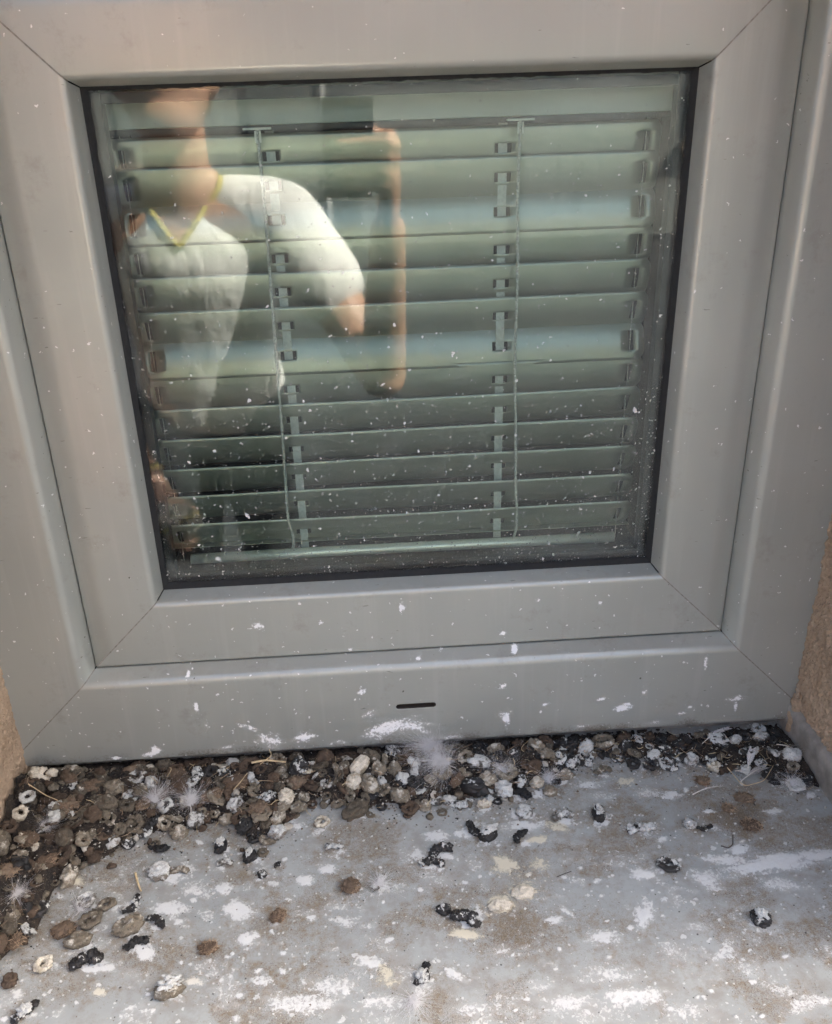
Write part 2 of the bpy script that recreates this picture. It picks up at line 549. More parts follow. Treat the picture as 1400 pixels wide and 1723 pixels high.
def reveal(side, amp, scale):
    nu, nv = 300, 420
    y = np.linspace(WALL_Y - 0.002, 0.055, nu)[:, None] * np.ones((1, nv))
    z = np.linspace(ZS - 0.012, TOPZ + 0.003, nv)[None, :] * np.ones((nu, 1))
    h = fbm(y * scale, z * scale, 31 + side, 4, 0.55)
    peb = np.abs(fbm(y * scale * 1.6 + 9, z * scale * 1.6, 77 + side, 3) - 0.5) * 2
    d = amp * (h - 0.45) * 1.6 - amp * 0.5 * peb + 0.004 * (fbm(y * 9, z * 9, 5 + side, 3) - 0.5)
    x = side * (WX - np.clip(d, -0.003, 0.006) * (smooth01(0.058, 0.03, y)))
    P = np.stack([x, y, z], 2)
    return grid_obj('reveal', P, M['stucco'], house, flip=(side > 0))


tag(reveal(-1, 0.0024, 260), 'tan roughcast reveal left of the window')
tag(reveal(1, 0.0036, 230), 'coarse brown roughcast reveal right of the window')
box_obj('lintel', (-WX, WX, WALL_Y - 0.002, 0.055, TOPZ + 0.0005, TOPZ + 0.003), M['stucco'], house)

# dark room behind the window
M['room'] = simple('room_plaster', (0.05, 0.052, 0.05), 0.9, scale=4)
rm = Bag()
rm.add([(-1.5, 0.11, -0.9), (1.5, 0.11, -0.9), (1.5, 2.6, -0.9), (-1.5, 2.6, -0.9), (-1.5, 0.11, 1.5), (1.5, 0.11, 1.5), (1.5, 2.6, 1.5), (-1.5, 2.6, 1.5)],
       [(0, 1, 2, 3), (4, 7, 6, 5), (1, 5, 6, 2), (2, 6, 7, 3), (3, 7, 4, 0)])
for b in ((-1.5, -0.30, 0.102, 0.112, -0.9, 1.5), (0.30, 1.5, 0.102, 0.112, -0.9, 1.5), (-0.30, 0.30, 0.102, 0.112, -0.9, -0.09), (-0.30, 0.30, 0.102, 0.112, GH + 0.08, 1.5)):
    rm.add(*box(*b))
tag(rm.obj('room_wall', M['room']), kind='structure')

# ================================================================== WINDOW
window = empty('window', (0, 0, ZS))
tag(window, 'grey metal window with sash and glass, spattered with white droppings', 'window')
WOFF = Vector((0, 0, -ZS))          # children are modelled in world coordinates


def arc(cx, cy, r, a0, a1, n):
    return [(cx + r * math.cos(a), cy + r * math.sin(a)) for a in np.linspace(a0, a1, n)]


def dense(pts, step):
    out = [pts[0]]
    for p, q in zip(pts[:-1], pts[1:]):
        L = math.hypot(q[0] - p[0], q[1] - p[1])
        k = max(1, int(math.ceil(L / step)))
        for i in range(1, k + 1):
            out.append((p[0] + (q[0] - p[0]) * i / k, p[1] + (q[1] - p[1]) * i / k))
    return out


def lip(o_in, y_in, o_lip, y_face, r):
    """rounded lip between a bevel coming from (o_in, y_in) and a face at y_face"""
    p0, p1 = np.array([o_in, y_in]), np.array([o_lip, y_face])
    d0 = (p0 - p1) / np.linalg.norm(p0 - p1)
    d1 = np.array([1.0, 0.0])
    pts = []
    for t in np.linspace(0, 1, 8):
        a, b, c = p1 + d0 * r, p1, p1 + d1 * r
        pts.append(tuple((1 - t) ** 2 * a + 2 * t * (1 - t) * b + t * t * c))
    return pts


SEAM = 0.0007
frame_prof = [(O2 + 0.0004, D2 + 0.030), (O2 + 0.0004, D2)] + lip(O2 + 0.0004, D2, O3, 0.0, 0.0048) + [(O4 - 0.0015, 0.0), (O4, 0.0015), (O4, 0.055)]
sash_prof = [(-0.0002, YG - 0.0002), (0.0, YG - 0.002)] + lip(0.0, YG - 0.002, B1 + 0.0005, D2, 0.0044) + [(O2 - 0.0018, D2), (O2 - 0.0006, D2 + 0.0012), (O2 - 0.0006, 0.075)]


def rail(name, prof, side, mat, parent, step_len=0.02, step_prof=0.02):
    """mitred rail: side in L R B T"""
    pr = np.array(dense(prof, step_prof))
    o, y = pr[:, 0], pr[:, 1]
    if side in 'BT':
        n = max(2, int(2 * (W2 + O4) / step_len))
        s = np.linspace(-1, 1, n)
        x = s[:, None] * (W2 + o - SEAM)[None, :]
        z = np.broadcast_to((-o if side == 'B' else GH + o)[None, :], x.shape)
    else:
        n = max(2, int((GH + 2 * O4) / step_len))
        s = np.linspace(0, 1, n)
        z = (-o + SEAM)[None, :] + s[:, None] * (GH + 2 * o - 2 * SEAM)[None, :]
        x = np.broadcast_to(((-W2 - o) if side == 'L' else (W2 + o))[None, :], z.shape)
    P = np.stack([x, np.broadcast_to(y[None, :], x.shape), z], 2)
    P = P.copy()
    P[..., 2] -= ZS
    ob = grid_obj(name, P, mat, parent, flip=(side in 'TL'))
    return ob, P


def paint_attr(ob, rgb):
    """rgb: (n,3) floats -> colour attribute 'stain' (marks of dirt)"""
    me = ob.data
    a = me.color_attributes.new('stain', 'FLOAT_COLOR', 'POINT')
    c = np.ones((len(me.vertices), 4), np.float32)
    c[:, :3] = rgb
    a.data.foreach_set('color', c.reshape(-1))


def blob(X, Y, cx, cy, rx, ry, ang, seed, rag=0.9):
    """ragged blot field, 1 in the middle falling to 0"""
    ca, sa = math.cos(ang), math.sin(ang)
    dx, dy = X - cx, Y - cy
    u, v = (dx * ca + dy * sa) / rx, (-dx * sa + dy * ca) / ry
    near = (np.abs(u) < 2.2) & (np.abs(v) < 2.2)
    out = np.zeros_like(X)
    if not near.any(): return out
    uu, vv = u[near], v[near]
    r = np.sqrt(uu * uu + vv * vv) + rag * (fbm(uu * 2.2 + seed * 3.7, vv * 2.2 + seed, seed, 4, 0.6) - 0.5)
    out[near] = np.clip(1.15 - r, 0, 1)
    return out


# splashes on the lower outer rail: photo pixel, half sizes (mm), tilt, strength
SPLASH = [(455, 1245, 13, 8, -.2, .75), (510, 1240, 11, 6, .1, .75), (420, 1225, 10, 3, -.5, .7), (655, 1222, 28, 12, .25, .66), (690, 1222, 26, 9, -.2, .58),
          (625, 1200, 9, 5, .5, .55), (850, 1208, 6, 11, .2, .8), (1048, 1190, 8, 5, .2, .95), (330, 1190, 2.2, 6, 0, .9), (348, 1222, 2, 4, 0, .6),
          (255, 1268, 10, 3, .1, .85), (195, 1275, 6, 2, 0, .8), (262, 1262, 5, 4, .3, .9), (1187, 1115, 2.0, 8, 0.05, .85), (1240, 1175, 9, 3, .1, .8), (1238, 1188, 2, 7, 0, .7),
          (1012, 1176, 5, 2, .2, .8), (918, 1185, 4, 2, .4, .8), (845, 1155, 4, 2.5, .4, .8), (608, 1165, 4, 3, .6, .75), (745, 1105, 2, 3, 0, .6), (705, 1115, 4, 1.5, .3, .7),
          (320, 1122, 3, 2, 0, .9), (315, 1140, 2, 2, 0, .9), (870, 1102, 4, 3, 0.2, .9), (1160, 1190, 3, 2, 0, .7), (1100, 1215, 10, 3, 0.1, .5), (980, 1222, 12, 3, 0, .5), (760, 1240, 14, 5, 0.1, .5),
          (1085, 1165, 3, 3, 0, .6), (1145, 1200, 6, 2, 0, .6), (570, 1248, 10, 3, 0, .5), (380, 1258, 9, 3, .1, .55)]
SASH_SPLASH = [(435, 1053, 5, 4, .3, .8), (676, 1022, 3, 5, 0, .85), (540, 1047, 2, 2, 0, .8), (590, 1092, 2.5, 2, 0, .8), (1010, 1015, 2, 2, 0, .9), (847, 1065, 2.5, 2.5, 0, .9), (905, 1010, 3, 2, 0, .6)]


def stained_rail(name, prof, parent, marks, yplane, seed):
    ob, P = rail(name, prof, 'B', M['frame_stained'], parent, 0.0009, 0.0009)
    X, Z = P[..., 0].ravel(), (P[..., 2] + ZS).ravel()
    wht = np.zeros_like(X)
    for i, (u, v, rx, ry, a, s) in enumerate(marks):
        c = on_y(u, v, yplane)
        wht = np.maximum(wht, s * blob(X, Z, c[0], c[2], rx / 1000 * 1.25, ry / 1000 * 1.25, a, seed + i, 1.25))
        for k in range(5):                                     # spatter round each splash
            q = rng.normal(0, 1, 2) * (rx * 1.1, ry * 1.3)
            rr = rng.uniform(0.5, 1.3)
            wht = np.maximum(wht, 0.8 * s * blob(X, Z, c[0] + q[0] / 1000, c[2] + q[1] / 1000, rr / 1000, rr / 1000, 0, seed + i + k, .6))
    brn = np.zeros_like(X)
    if yplane == 0.0:                                          # grime along the lower edge
        brn = 0.55 * smooth01(-O4 + 0.022, -O4, Z) * (0.4 + fbm(X * 60, Z * 60, 3, 3))
    else:
        brn = 0.5 * smooth01(-O2 + 0.008, -O2, Z) * (0.3 + fbm(X * 60, Z * 60, 4, 3))
    paint_attr(ob, np.stack([wht, brn, 0 * wht], 1))
    return ob


fr = empty('outer_frame', (0, 0, 0), window)
fb = stained_rail('bottom_rail', frame_prof, fr, SPLASH, 0.0, 100)
for s, nm in (('T', 'top_rail'), ('L', 'side_rail'), ('R', 'side_rail')):
    rail(nm, frame_prof, s, M['frame'], fr)
sash = empty('sash', (0, 0, 0), window)
stained_rail('bottom_rail', sash_prof, sash, SASH_SPLASH, D2, 300)
for s, nm in (('T', 'top_rail'), ('L', 'side_rail'), ('R', 'side_rail')):
    rail(nm, sash_prof, s, M['frame'], sash)


def seams(parent, prof, depth):
    """grimy filler lying just below the surface in each mitre joint"""
    pr = np.array(dense(prof, 0.004))
    for sx in (-1, 1):
        for top in (0, 1):
            V, F = [], []
            for o, y in pr:
                x, z = sx * (W2 + o), (GH + o) if top else -o
                w = 0.0016
                dx, dz = -sx * w * 0.7, (w * 0.7 if not top else -w * 0.7)
                # offset along the joint's perpendicular
                px, pz = (w * 0.7, w * 0.7 * sx * (1 if not top else -1))
                V += [(x - px, y + depth, z - pz - ZS), (x + px, y + depth, z + pz - ZS)]
            for i in range(len(pr) - 1):
                F.append((2 * i, 2 * i + 1, 2 * i + 3, 2 * i + 2))
            mesh_obj('mitre_seam', V, F, M['seam'], parent)


seams(fr, frame_prof[1:-2], 0.0004)
seams(sash, sash_prof[2:-2], 0.0004)

# drain slot: cut through the bottom rail's face and pulled inwards
slot_c = on_y(700, 1187.5, 0.0)
hx, hr = 0.0152, 0.0025
bm = bmesh.new()
bm.from_mesh(fb.data)
kill = []
for f in bm.faces:
    c = f.calc_center_median()
    if abs(c.y) < 1e-4:
        dx = max(abs(c.x - slot_c[0]) - hx, 0)
        if math.hypot(dx, c.z + ZS - slot_c[2]) < hr: kill.append(f)
bmesh.ops.delete(bm, geom=kill, context='FACES')
rim = [e for e in bm.edges if e.is_boundary and all(abs(v.co.y) < 1e-4 and math.hypot(max(abs(v.co.x - slot_c[0]) - hx, 0), v.co.z + ZS - slot_c[2]) < hr + 0.003 for v in e.verts)]
for v in {v for e in rim for v in e.verts}:
    ax = max(-hx, min(hx, v.co.x - slot_c[0]))
    d = Vector((v.co.x - slot_c[0] - ax, v.co.z + ZS - slot_c[2]))
    d = d.normalized() * hr if d.length > 1e-7 else Vector((0, hr))
    v.co.x, v.co.z = slot_c[0] + ax + d.x, slot_c[2] + d.y - ZS
ex = bmesh.ops.extrude_edge_only(bm, edges=rim)
for f in [q for q in ex['geom'] if isinstance(q, bmesh.types.BMFace)]:
    f.material_index = 1
for v in [q for q in ex['geom'] if isinstance(q, bmesh.types.BMVert)]:
    v.co.y += 0.005
bm.to_mesh(fb.data)
bm.free()
fb.data.materials.append(M['slot'])
box_obj('drain_slot', (slot_c[0] - 0.019, slot_c[0] + 0.019, 0.0042, 0.006, slot_c[2] - 0.004 - ZS, slot_c[2] + 0.004 - ZS), M['slot'], fr)
tag(bpy.data.objects['drain_slot'], 'dark rusty drain slot in the bottom rail')

# glass pane, gasket, glazing spacer, dark channel behind
pane = box_obj('glass_pane', (-W2 - 0.003, W2 + 0.003, YG, YG + 0.004, -0.003 - ZS, GH + 0.003 - ZS), M['glass'], sash)


def ring(name, o0, o1, y0, y1, mat, parent, wob=0.0):
    """four bars round the glass, offsets o measured outward from the glass edge"""
    for s in 'LRBT':
        if s == 'L': b = (-W2 - o1, -W2 - o0, y0, y1, -o1, GH + o1)
        elif s == 'R': b = (W2 + o0, W2 + o1, y0, y1, -o1, GH + o1)
        elif s == 'B': b = (-W2 - o0 + 0.0003, W2 + o0 - 0.0003, y0, y1, -o1, -o0)
        else: b = (-W2 - o0 + 0.0003, W2 + o0 - 0.0003, y0, y1, GH + o0, GH + o1)
        v, f = box(b[0], b[1], b[2], b[3], b[4] - ZS, b[5] - ZS)
        mesh_obj(name, v, f, mat, parent)


# black rubber lip in front of the pane: thicker below, ragged
for s in 'LRBT':
    n = 160
    t = np.linspace(0, 1, n)
    wd = {'B': 0.0052, 'T': 0.0022, 'L': 0.0042, 'R': 0.0042}[s]
    jag = (fbm(t * 90, t * 0 + 3.3, ord(s), 3) - 0.5) * 0.0022
    inn = wd + jag
    ys = [YG - 0.0004, YG - 0.0016]
    if s in 'BT':
        x = -W2 + t * 2 * W2
        zi = inn if s == 'B' else GH - inn
        zo = np.full(n, -0.0005 if s == 'B' else GH + 0.0005)
        P = np.stack([np.stack([x, 0 * x + YG - 0.0002, zi - ZS], 1), np.stack([x, 0 * x + ys[1], zi + (-0.0008 if s == 'B' else 0.0008) - ZS], 1), np.stack([x, 0 * x + YG - 0.003, zo - ZS], 1)], 1)
    else:
        z = t * GH
        sx = -1 if s == 'L' else 1
        P = np.stack([np.stack([sx * (W2 - inn), 0 * z + YG - 0.0002, z - ZS], 1), np.stack([sx * (W2 - inn + 0.0008), 0 * z + ys[1], z - ZS], 1), np.stack([0 * z + sx * (W2 + 0.0005), 0 * z + YG - 0.003, z - ZS], 1)], 1)
    grid_obj('gasket', P, M['gasket'], sash, flip=(s in 'TL'))

ring('inner_channel', -0.0015, 0.004, YG + 0.0045, 0.095, M['gasket'], sash)
ring('glazing_spacer', -0.0105, -0.0035, YG + 0.0046, YG + 0.0150, M['dark_metal'], sash)
# perforated strip of the spacer below: two rows of small pale dashes
V, F = [], []
bg = Bag()
for k in range(112):
    x = -0.2 + k * 0.0036
    bg.add(*box(x, x + 0.0017, YG + 0.0088, YG + 0.0094, 0.0105 - ZS, 0.0107 - ZS))
tag(bg.obj('spacer_perforation', M['spacer'], sash), kind='stuff')
# inner sash sheet seen through the lower edge of the glass
box_obj('inner_rail', (-W2 + 0.002, W2 - 0.002, YG + 0.016, 0.098, -0.004 - ZS, 0.0035 - ZS), M['dark_metal'], sash, 0.001)
for sx in (-1, 1):
    box_obj('inner_bead', (sx * 0.1985 - 0.0022, sx * 0.1985 + 0.0022, 0.093, 0.098, 0.0 - ZS, GH - ZS), M['spacer'], sash, 0.0008)
    box_obj('inner_bead', (sx * 0.2052 - 0.0014, sx * 0.2052 + 0.0014, YG + 0.016, YG + 0.020, 0.002 - ZS, GH - ZS), M['spacer'], sash, 0.0006)

# ================================================================== VENETIAN BLIND
YB = 0.071
blind = empty('venetian_blind', (0, YB, 0.0))
tag(blind, 'pale green venetian blind with crooked slats behind the dirty glass', 'blind')
BO = Vector((0, -YB, 0))
SLAT_W = 0.0312
xs_tape = (-0.0905, 0.0815)
xs_guide = (-0.1985, 0.1895)
XL, XR = -0.2085, 0.2005


def slat_mesh(bulge, hole_w, seed):
    """slat in local axes: x along, s across (up/outer positive), bulge along -n"""
    xb = {XL, XR}
    for xt in xs_tape: xb |= {xt - 0.0062, xt + 0.0062}
    for xg in xs_guide: xb |= {xg - 0.0021, xg + 0.0021}
    for x in np.linspace(XL, XR, 40): xb.add(round(float(x), 5))
    xb = sorted(xb)
    sb = sorted(set([-0.0080, 0.0080, -0.0034, 0.0034] + [round(float(q), 6) for q in np.linspace(-SLAT_W / 2, SLAT_W / 2, 13)]))
    wob = lambda x: 0.0004 * math.sin(x * 19 + seed)
    V = []
    for x in xb:
        for s in sb:
            q = 2 * s / SLAT_W
            rx = 0.0
            if x in (XL, XR):
                rx = (0.004 * (max(0, abs(q) - 0.55) / 0.45) ** 2) * (1 if x == XL else -1)      # rounded ends
            V.append((x + rx, bulge * (1 - q * q) + wob(x), s))
    ns = len(sb)
    F = []
    for i in range(len(xb) - 1):
        cx = (xb[i] + xb[i + 1]) / 2
        for j in range(ns - 1):
            cs = (sb[j] + sb[j + 1]) / 2
            if any(abs(cx - xt) < 0.0061 for xt in xs_tape) and abs(cs) < 0.0034: continue
            if any(abs(cx - xg) < 0.0020 for xg in xs_guide) and abs(cs) < 0.0080: continue
            F.append((i * ns + j, (i + 1) * ns + j, (i + 1) * ns + j + 1, i * ns + j + 1))
    return V, F


SLAT_Z = [0.3375, 0.3171, 0.2914, 0.2640, 0.2385, 0.2125, 0.1867, 0.1600, 0.1340, 0.1083, 0.0830, 0.0572, 0.0306]
TILT = [79, 76, 106, 79, 76, 72, 107, 75, 67, 63, 62, 61.5, 61.5]     # degrees from flat, outer edge up
SAG = [0.2, -0.1, 0.0, 0.1, -0.2, 0.15, 0.0, 0.3, 0.4, 0.2, 0.5, 0.0, 0.2]
for i, (z, a, sg) in enumerate(zip(SLAT_Z, TILT, SAG)):
    V, F = slat_mesh(0.0024, 0, i * 1.7)
    a = R(a)
    out = []
    for x, n, s in V:
        # outer-up direction (-cos a, sin a), outward normal (-sin a, -cos a) in (y, z)
        y = -s * math.cos(a) - n * math.sin(a)
        zz = s * math.sin(a) - n * math.cos(a)
        out.append((x, y, z + zz + R(sg) * x * 0.5))
    o = mesh_obj('slat', out, F, M['slat'], blind, True)
    md = o.modifiers.new('thick', 'SOLIDIFY')
    md.thickness = 0.00035
    md.offset = 0

box_obj('head_rail', (-W2 + 0.003, W2 - 0.003, -0.014, 0.016, 0.3585, GH + 0.04), M['head'], blind, 0.001)
box_obj('head_rail_lip', (-W2 + 0.003, W2 - 0.003, -0.012, 0.016, 0.3545, 0.3583), M['dark_metal'], blind)
v, f = tube([(-0.190, -0.010, 0.0118), (-0.06, -0.009, 0.0116), (0.06, -0.009, 0.0111), (0.1855, -0.009, 0.0108)], 0.0046, 20)
mesh_obj('bottom_rail', v, f, M['rail_alu'], blind, True)
box_obj('bottom_slat', (XL, XR, -0.0030, 0.010, 0.0192, 0.0197), M['slat'], blind)
for xt in xs_tape:
    V, F = [], []
    zz = np.linspace(0.012, 0.36, 80)
    for k, z in enumerate(zz):
        w = 0.0034
        V += [(xt - w, -0.0008 + 0.0003 * math.sin(z * 90), z), (xt + w, -0.0008 + 0.0003 * math.sin(z * 90), z)]
    F = [(2 * k, 2 * k + 1, 2 * k + 3, 2 * k + 2) for k in range(len(zz) - 1)]
    mesh_obj('ladder_tape', V, F, M['tape'], blind)
for xg in xs_guide:
    v, f = tube([(xg, -0.0005, 0.006), (xg, -0.0005, 0.2), (xg, -0.0005, 0.36)], 0.00035, 6)
    mesh_obj('guide_wire', v, f, M['cord'], blind, True)
for side, pts in ((0, [(-.0975, .356), (-.0972, .30), (-.0982, .24), (-.0990, .18), (-.1000, .12), (-.1012, .07), (-.1018, .05), (-.1000, .040), (-.0985, .030), (-.0995, .020), (-.1040, .010)]),
                  (1, [(.0915, .356), (.0905, .30), (.0922, .25), (.0912, .18), (.0935, .12), (.0943, .07), (.0962, .045), (.0962, .03), (.0952, .018), (.0950, .010)])):
    p = np.array(pts)
    tt = np.linspace(0, len(p) - 1, 220)
    k = np.arange(len(p))
    x, z = np.interp(tt, k, p[:, 0]), np.interp(tt, k, p[:, 1])
    ker = np.ones(15) / 15
    xs = np.convolve(np.pad(x, 7, 'edge'), ker, 'valid')
    path = np.stack([xs, 0 * x - 0.0165 + 0.0100 * smooth01(0.03, 0.008, z), z], 1)
    rad = 0.00120 + 0.00028 * np.sin(np.arange(220) * 1.9)
    v, f = tube(path, rad, 7)
    mesh_obj('lift_cord', v, f, M['cord'], blind, True)
    v, f = tube([path[-1] + [0, 0, .003], path[-1] + [-0.001, 0, 0], path[-1] + [-.003, .001, -.003]], [.0012, .0019, .001], 8)
    mesh_obj('cord_knot', v, f, M['cord'], blind, True)
    xc = p[0, 0]
    box_obj('clip', (xc - 0.0100, xc + 0.0100, -0.0190, -0.0150, 0.3555, 0.3570), M['clip'], blind, 0.0003)
    for dx in (-0.0022, 0.0012):
        box_obj('clip_prong', (xc + dx, xc + dx + 0.0014, -0.0178, -0.0170, 0.3470, 0.3550), M['clip'], blind, 0.0003)

# ================================================================== SILL
sill = None
nx, ny = 880, 470
sx = np.linspace(-WX + 0.0005, WX - 0.0065, nx)
sy = np.linspace(WALL_Y - 0.13, 0.018, ny)
SX, SY = np.meshgrid(sx, sy, indexing='ij')
PXU = ((SX - CAM[0]))
# photo pixel of each sill point (used to set the stains down where they lie)
dd = np.stack([SX - CAM[0], SY - CAM[1], sill_z(SY) - CAM[2]], -1)
wf_ = dd @ FWD
PU, PV = PPX + FPX * (dd @ RIGHT) / wf_, PPY - FPX * (dd @ UP) / wf_
white = np.zeros_like(SX)
brown = np.zeros_like(SX)
cream = np.zeros_like(SX)
# blots: photo pixel centre, half sizes in px, angle, strength, cream
BLOT = [(515, 1481, 20, 11, 0, 1, .2), (553, 1462, 22, 12, .1, .9, .1), (375, 1495, 22, 15, .2, .9, 0), (403, 1531, 34, 20, 0, 1, .2), (416, 1579, 26, 17, .1, .95, .1),
        (284, 1530, 36, 18, 0, 1, .25), (330, 1497, 50, 24, -.1, .6, 0), (244, 1602, 24, 16, .5, 1, .2), (580, 1552, 30, 12, .2, .75, 0), (622, 1620, 34, 16, .2, .9, .3),
        (650, 1645, 26, 22, .4, .7, .6), (735, 1407, 28, 10, 0, 1, .2), (880, 1388, 48, 18, 0, .8, .1), (905, 1412, 20, 9, 0, .9, .6), (880, 1500, 27, 17, .1, 1, .85), (842, 1523, 30, 19, 0, 1, .75),
        (848, 1455, 26, 20, .6, .85, .8), (905, 1455, 30, 24, .3, .55, .6), (1080, 1471, 26, 15, .1, .95, .1), (1245, 1430, 22, 14, 0, .9, 0), (1115, 1412, 14, 8, 0, .7, 0),
        (1130, 1337, 22, 9, 0, .9, 0), (1225, 1448, 60, 14, .1, .75, 0), (1310, 1452, 110, 22, -.12, .85, 0), (1370, 1440, 60, 12, -.1, .8, 0), (1190, 1480, 40, 22, .2, .7, 0), (1320, 1490, 60, 18, .1, .6, 0),
        (1085, 1540, 20, 34, .1, .85, 0), (1015, 1577, 46, 15, 0, .7, .1), (935, 1548, 22, 10, 0, .8, .2), (955, 1535, 22, 8, .6, .7, .1), (765, 1640, 22, 9, .5, .9, 0), (805, 1540, 18, 10, 0, .9, .2),
        (787, 1572, 34, 10, .1, .9, .9), (800, 1525, 24, 12, .3, .5, 0), (710, 1660, 24, 30, .3, .6, .3), (1020, 1640, 60, 26, .1, .6, 0), (1060, 1680, 70, 24, 0, .75, 0), (960, 1690, 70, 22, 0, .6, 0),
        (1310, 1665, 50, 30, .3, .5, 0), (1360, 1690, 60, 28, -.2, .55, 0), (1260, 1630, 50, 16, .6, .5, 0), (1220, 1600, 24, 30, .7, .6, 0), (560, 1660, 60, 24, 0, .6, 0), (500, 1690, 90, 24, 0, .65, 0),
        (440, 1650, 24, 12, 0, .7, .1), (165, 1670, 20, 10, 0, .8, .5), (325, 1652, 20, 11, 0, .85, .4), (30, 1672, 12, 12, 0, .9, .3), (130, 1483, 16, 9, .2, .9, .6), (295, 1472, 36, 14, 0, .6, .2),
        (640, 1690, 60, 20, 0, .6, .1), (800, 1700, 80, 24, 0, .5, 0), (1150, 1700, 60, 20, 0, .6, 0), (1195, 1365, 12, 5, 0, .9, 0), (1300, 1365, 18, 6, 0, .9, 0), (700, 1330, 60, 14, 0, .4, 0), (500, 1390, 20, 10, 0, .7, .1), (490, 1378, 24, 10, 0, .8, 0),
        (605, 1372, 20, 7, 0, .7, 0), (990, 1320, 34, 9, 0, .7, 0), (1052, 1316, 20, 10, 0, .7, .8), (1090, 1335, 34, 12, 0, .55, 0), (940, 1392, 30, 10, .2, .7, .6), (1010, 1340, 40, 14, 0, .45, 0), (850, 1600, 60, 20, 0, .4, .1),
        (740, 1480, 60, 20, .2, .4, 0), (700, 1440, 24, 14, 0, .8, .1), (460, 1487, 14, 8, 0, .7, .1), (350, 1540, 30, 18, 0, .45, 0), (180, 1560, 60, 18, .1, .45, 0), (220, 1640, 40, 14, 0, .4, .1), (660, 1500, 34, 12, 0, .35, .4), (630, 1590, 60, 20, .2, .4, .3),
        (905, 1660, 40, 18, 0, .5, 0), (1130, 1600, 40, 24, .3, .45, 0), (870, 1490, 70, 44, 0, .35, .6), (600, 1640, 90, 30, 0, .35, 0), (60, 1600, 50, 20, 0, .3, .3), (1170, 1560, 40, 12, 0, .5, 0)]
for i, (u, v, rx, ry, a, s, cr) in enumerate(BLOT):
    b = blob(PU, PV, u, v, rx * 1.1, ry * 1.1, a, 500 + i, 1.0) * s
    white = np.maximum(white, b)
    cream = np.maximum(cream, cr * (b > 0.02) * np.minimum(1, b * 3))
for k in range(280):                                             # small scattered blots
    u, v = rng.uniform(-60, 1500), 1290 + 460 * rng.uniform(0, 1) ** 0.8
    r = rng.uniform(2.5, 9) * rng.uniform(0.6, 1.3)
    b = blob(PU, PV, u, v, r * rng.uniform(.8, 1.6), r * 0.8, rng.uniform(-.5, .5), 700 + k, .8) * rng.uniform(.5, 1.0)
    white = np.maximum(white, b)
# washed streaks towards the front edge
fr_ = smooth01(1540, 1723, PV) * smooth01(250, 700, PU)
sm_ = fbm(SX * 26, SY * 34, 9, 5, 0.6)
white = np.maximum(white, fr_ * smooth01(0.46, 0.72, sm_) * 0.44)
white = np.maximum(white, 0.42 * smooth01(0.52, 0.72, fbm(SX * 55, SY * 75, 15, 5, 0.62)) * smooth01(1330, 1480, PV))
# brown grime
BROWN = [(590, 1490, 60, 40, .5), (860, 1560, 110, 60, .62), (640, 1470, 110, 40, .45), (480, 1560, 140, 60, .45), (250, 1600, 140, 60, .5), (1000, 1560, 130, 50, .38), (350, 1600, 80, 40, .55), (1250, 1370, 90, 50, .75), (1180, 1340, 110, 30, .55),
         (870, 1470, 90, 70, .5), (640, 1640, 200, 40, .3), (1060, 1620, 200, 50, .3), (100, 1640, 140, 60, .4), (40, 1560, 120, 70, .6), (1290, 1420, 60, 60, .5), (530, 1440, 60, 30, .35), (900, 1330, 200, 40, .4), (400, 1660, 160, 40, .3), (1150, 1430, 120, 40, .25), (830, 1590, 60, 26, .5), (1330, 1300, 60, 60, .6)]
for i, (u, v, rx, ry, s) in enumerate(BROWN):
    brown = np.maximum(brown, s * blob(PU, PV, u, v, rx * 1.3, ry * 1.3, 0, 900 + i, .9))
brown = np.maximum(brown, 0.48 * smooth01(0.42, 0.66, fbm(SX * 18, SY * 24, 44, 5, 0.6)))
hz = 0.0006 * (fbm(SX * 7, SY * 7, 61, 2) - 0.5) + white * 0.0005 * (0.5 + fbm(SX * 400, SY * 400, 8, 2))
P = np.stack([SX, SY, sill_z(SY) + hz], 2)
sill = grid_obj('window_sill', P, M['sill'])
tag(sill, 'grey sheet metal window sill blotched with white droppings and grime', 'window sill')
box_obj('back_upstand', (-WX + 0.001, WX - 0.001, 0.0135, 0.0175, ZS - 0.01, -O4 + 0.02), M['sill_plain'], sill)
box_obj('drip_edge', (-WX + 0.001, WX - 0.007, WALL_Y - 0.1315, WALL_Y - 0.1295, sill_z(WALL_Y) - 0.04, sill_z(WALL_Y - 0.13) - 0.0002), M['sill_plain'], sill)
# end cap folded up along the right reveal
yy = np.linspace(WALL_Y - 0.13, 0.012, 60)
prof = [(WX - 0.0066, -0.002), (WX - 0.0064, 0.014), (WX - 0.0062, 0.0285), (WX - 0.0042, 0.0302), (WX + 0.0010, 0.0314)]
P = np.array([[(px_, y, sill_z(y) + pz_ + 0.0008 * (vnoise(np.array(y * 40.0), np.array(1.0), 3) - .5)) for px_, pz_ in prof] for y in yy])
ec = grid_obj('end_cap', P, M['sill_plain'], sill, flip=True)
ec['label'] = 'upturned metal end of the sill along the right reveal'
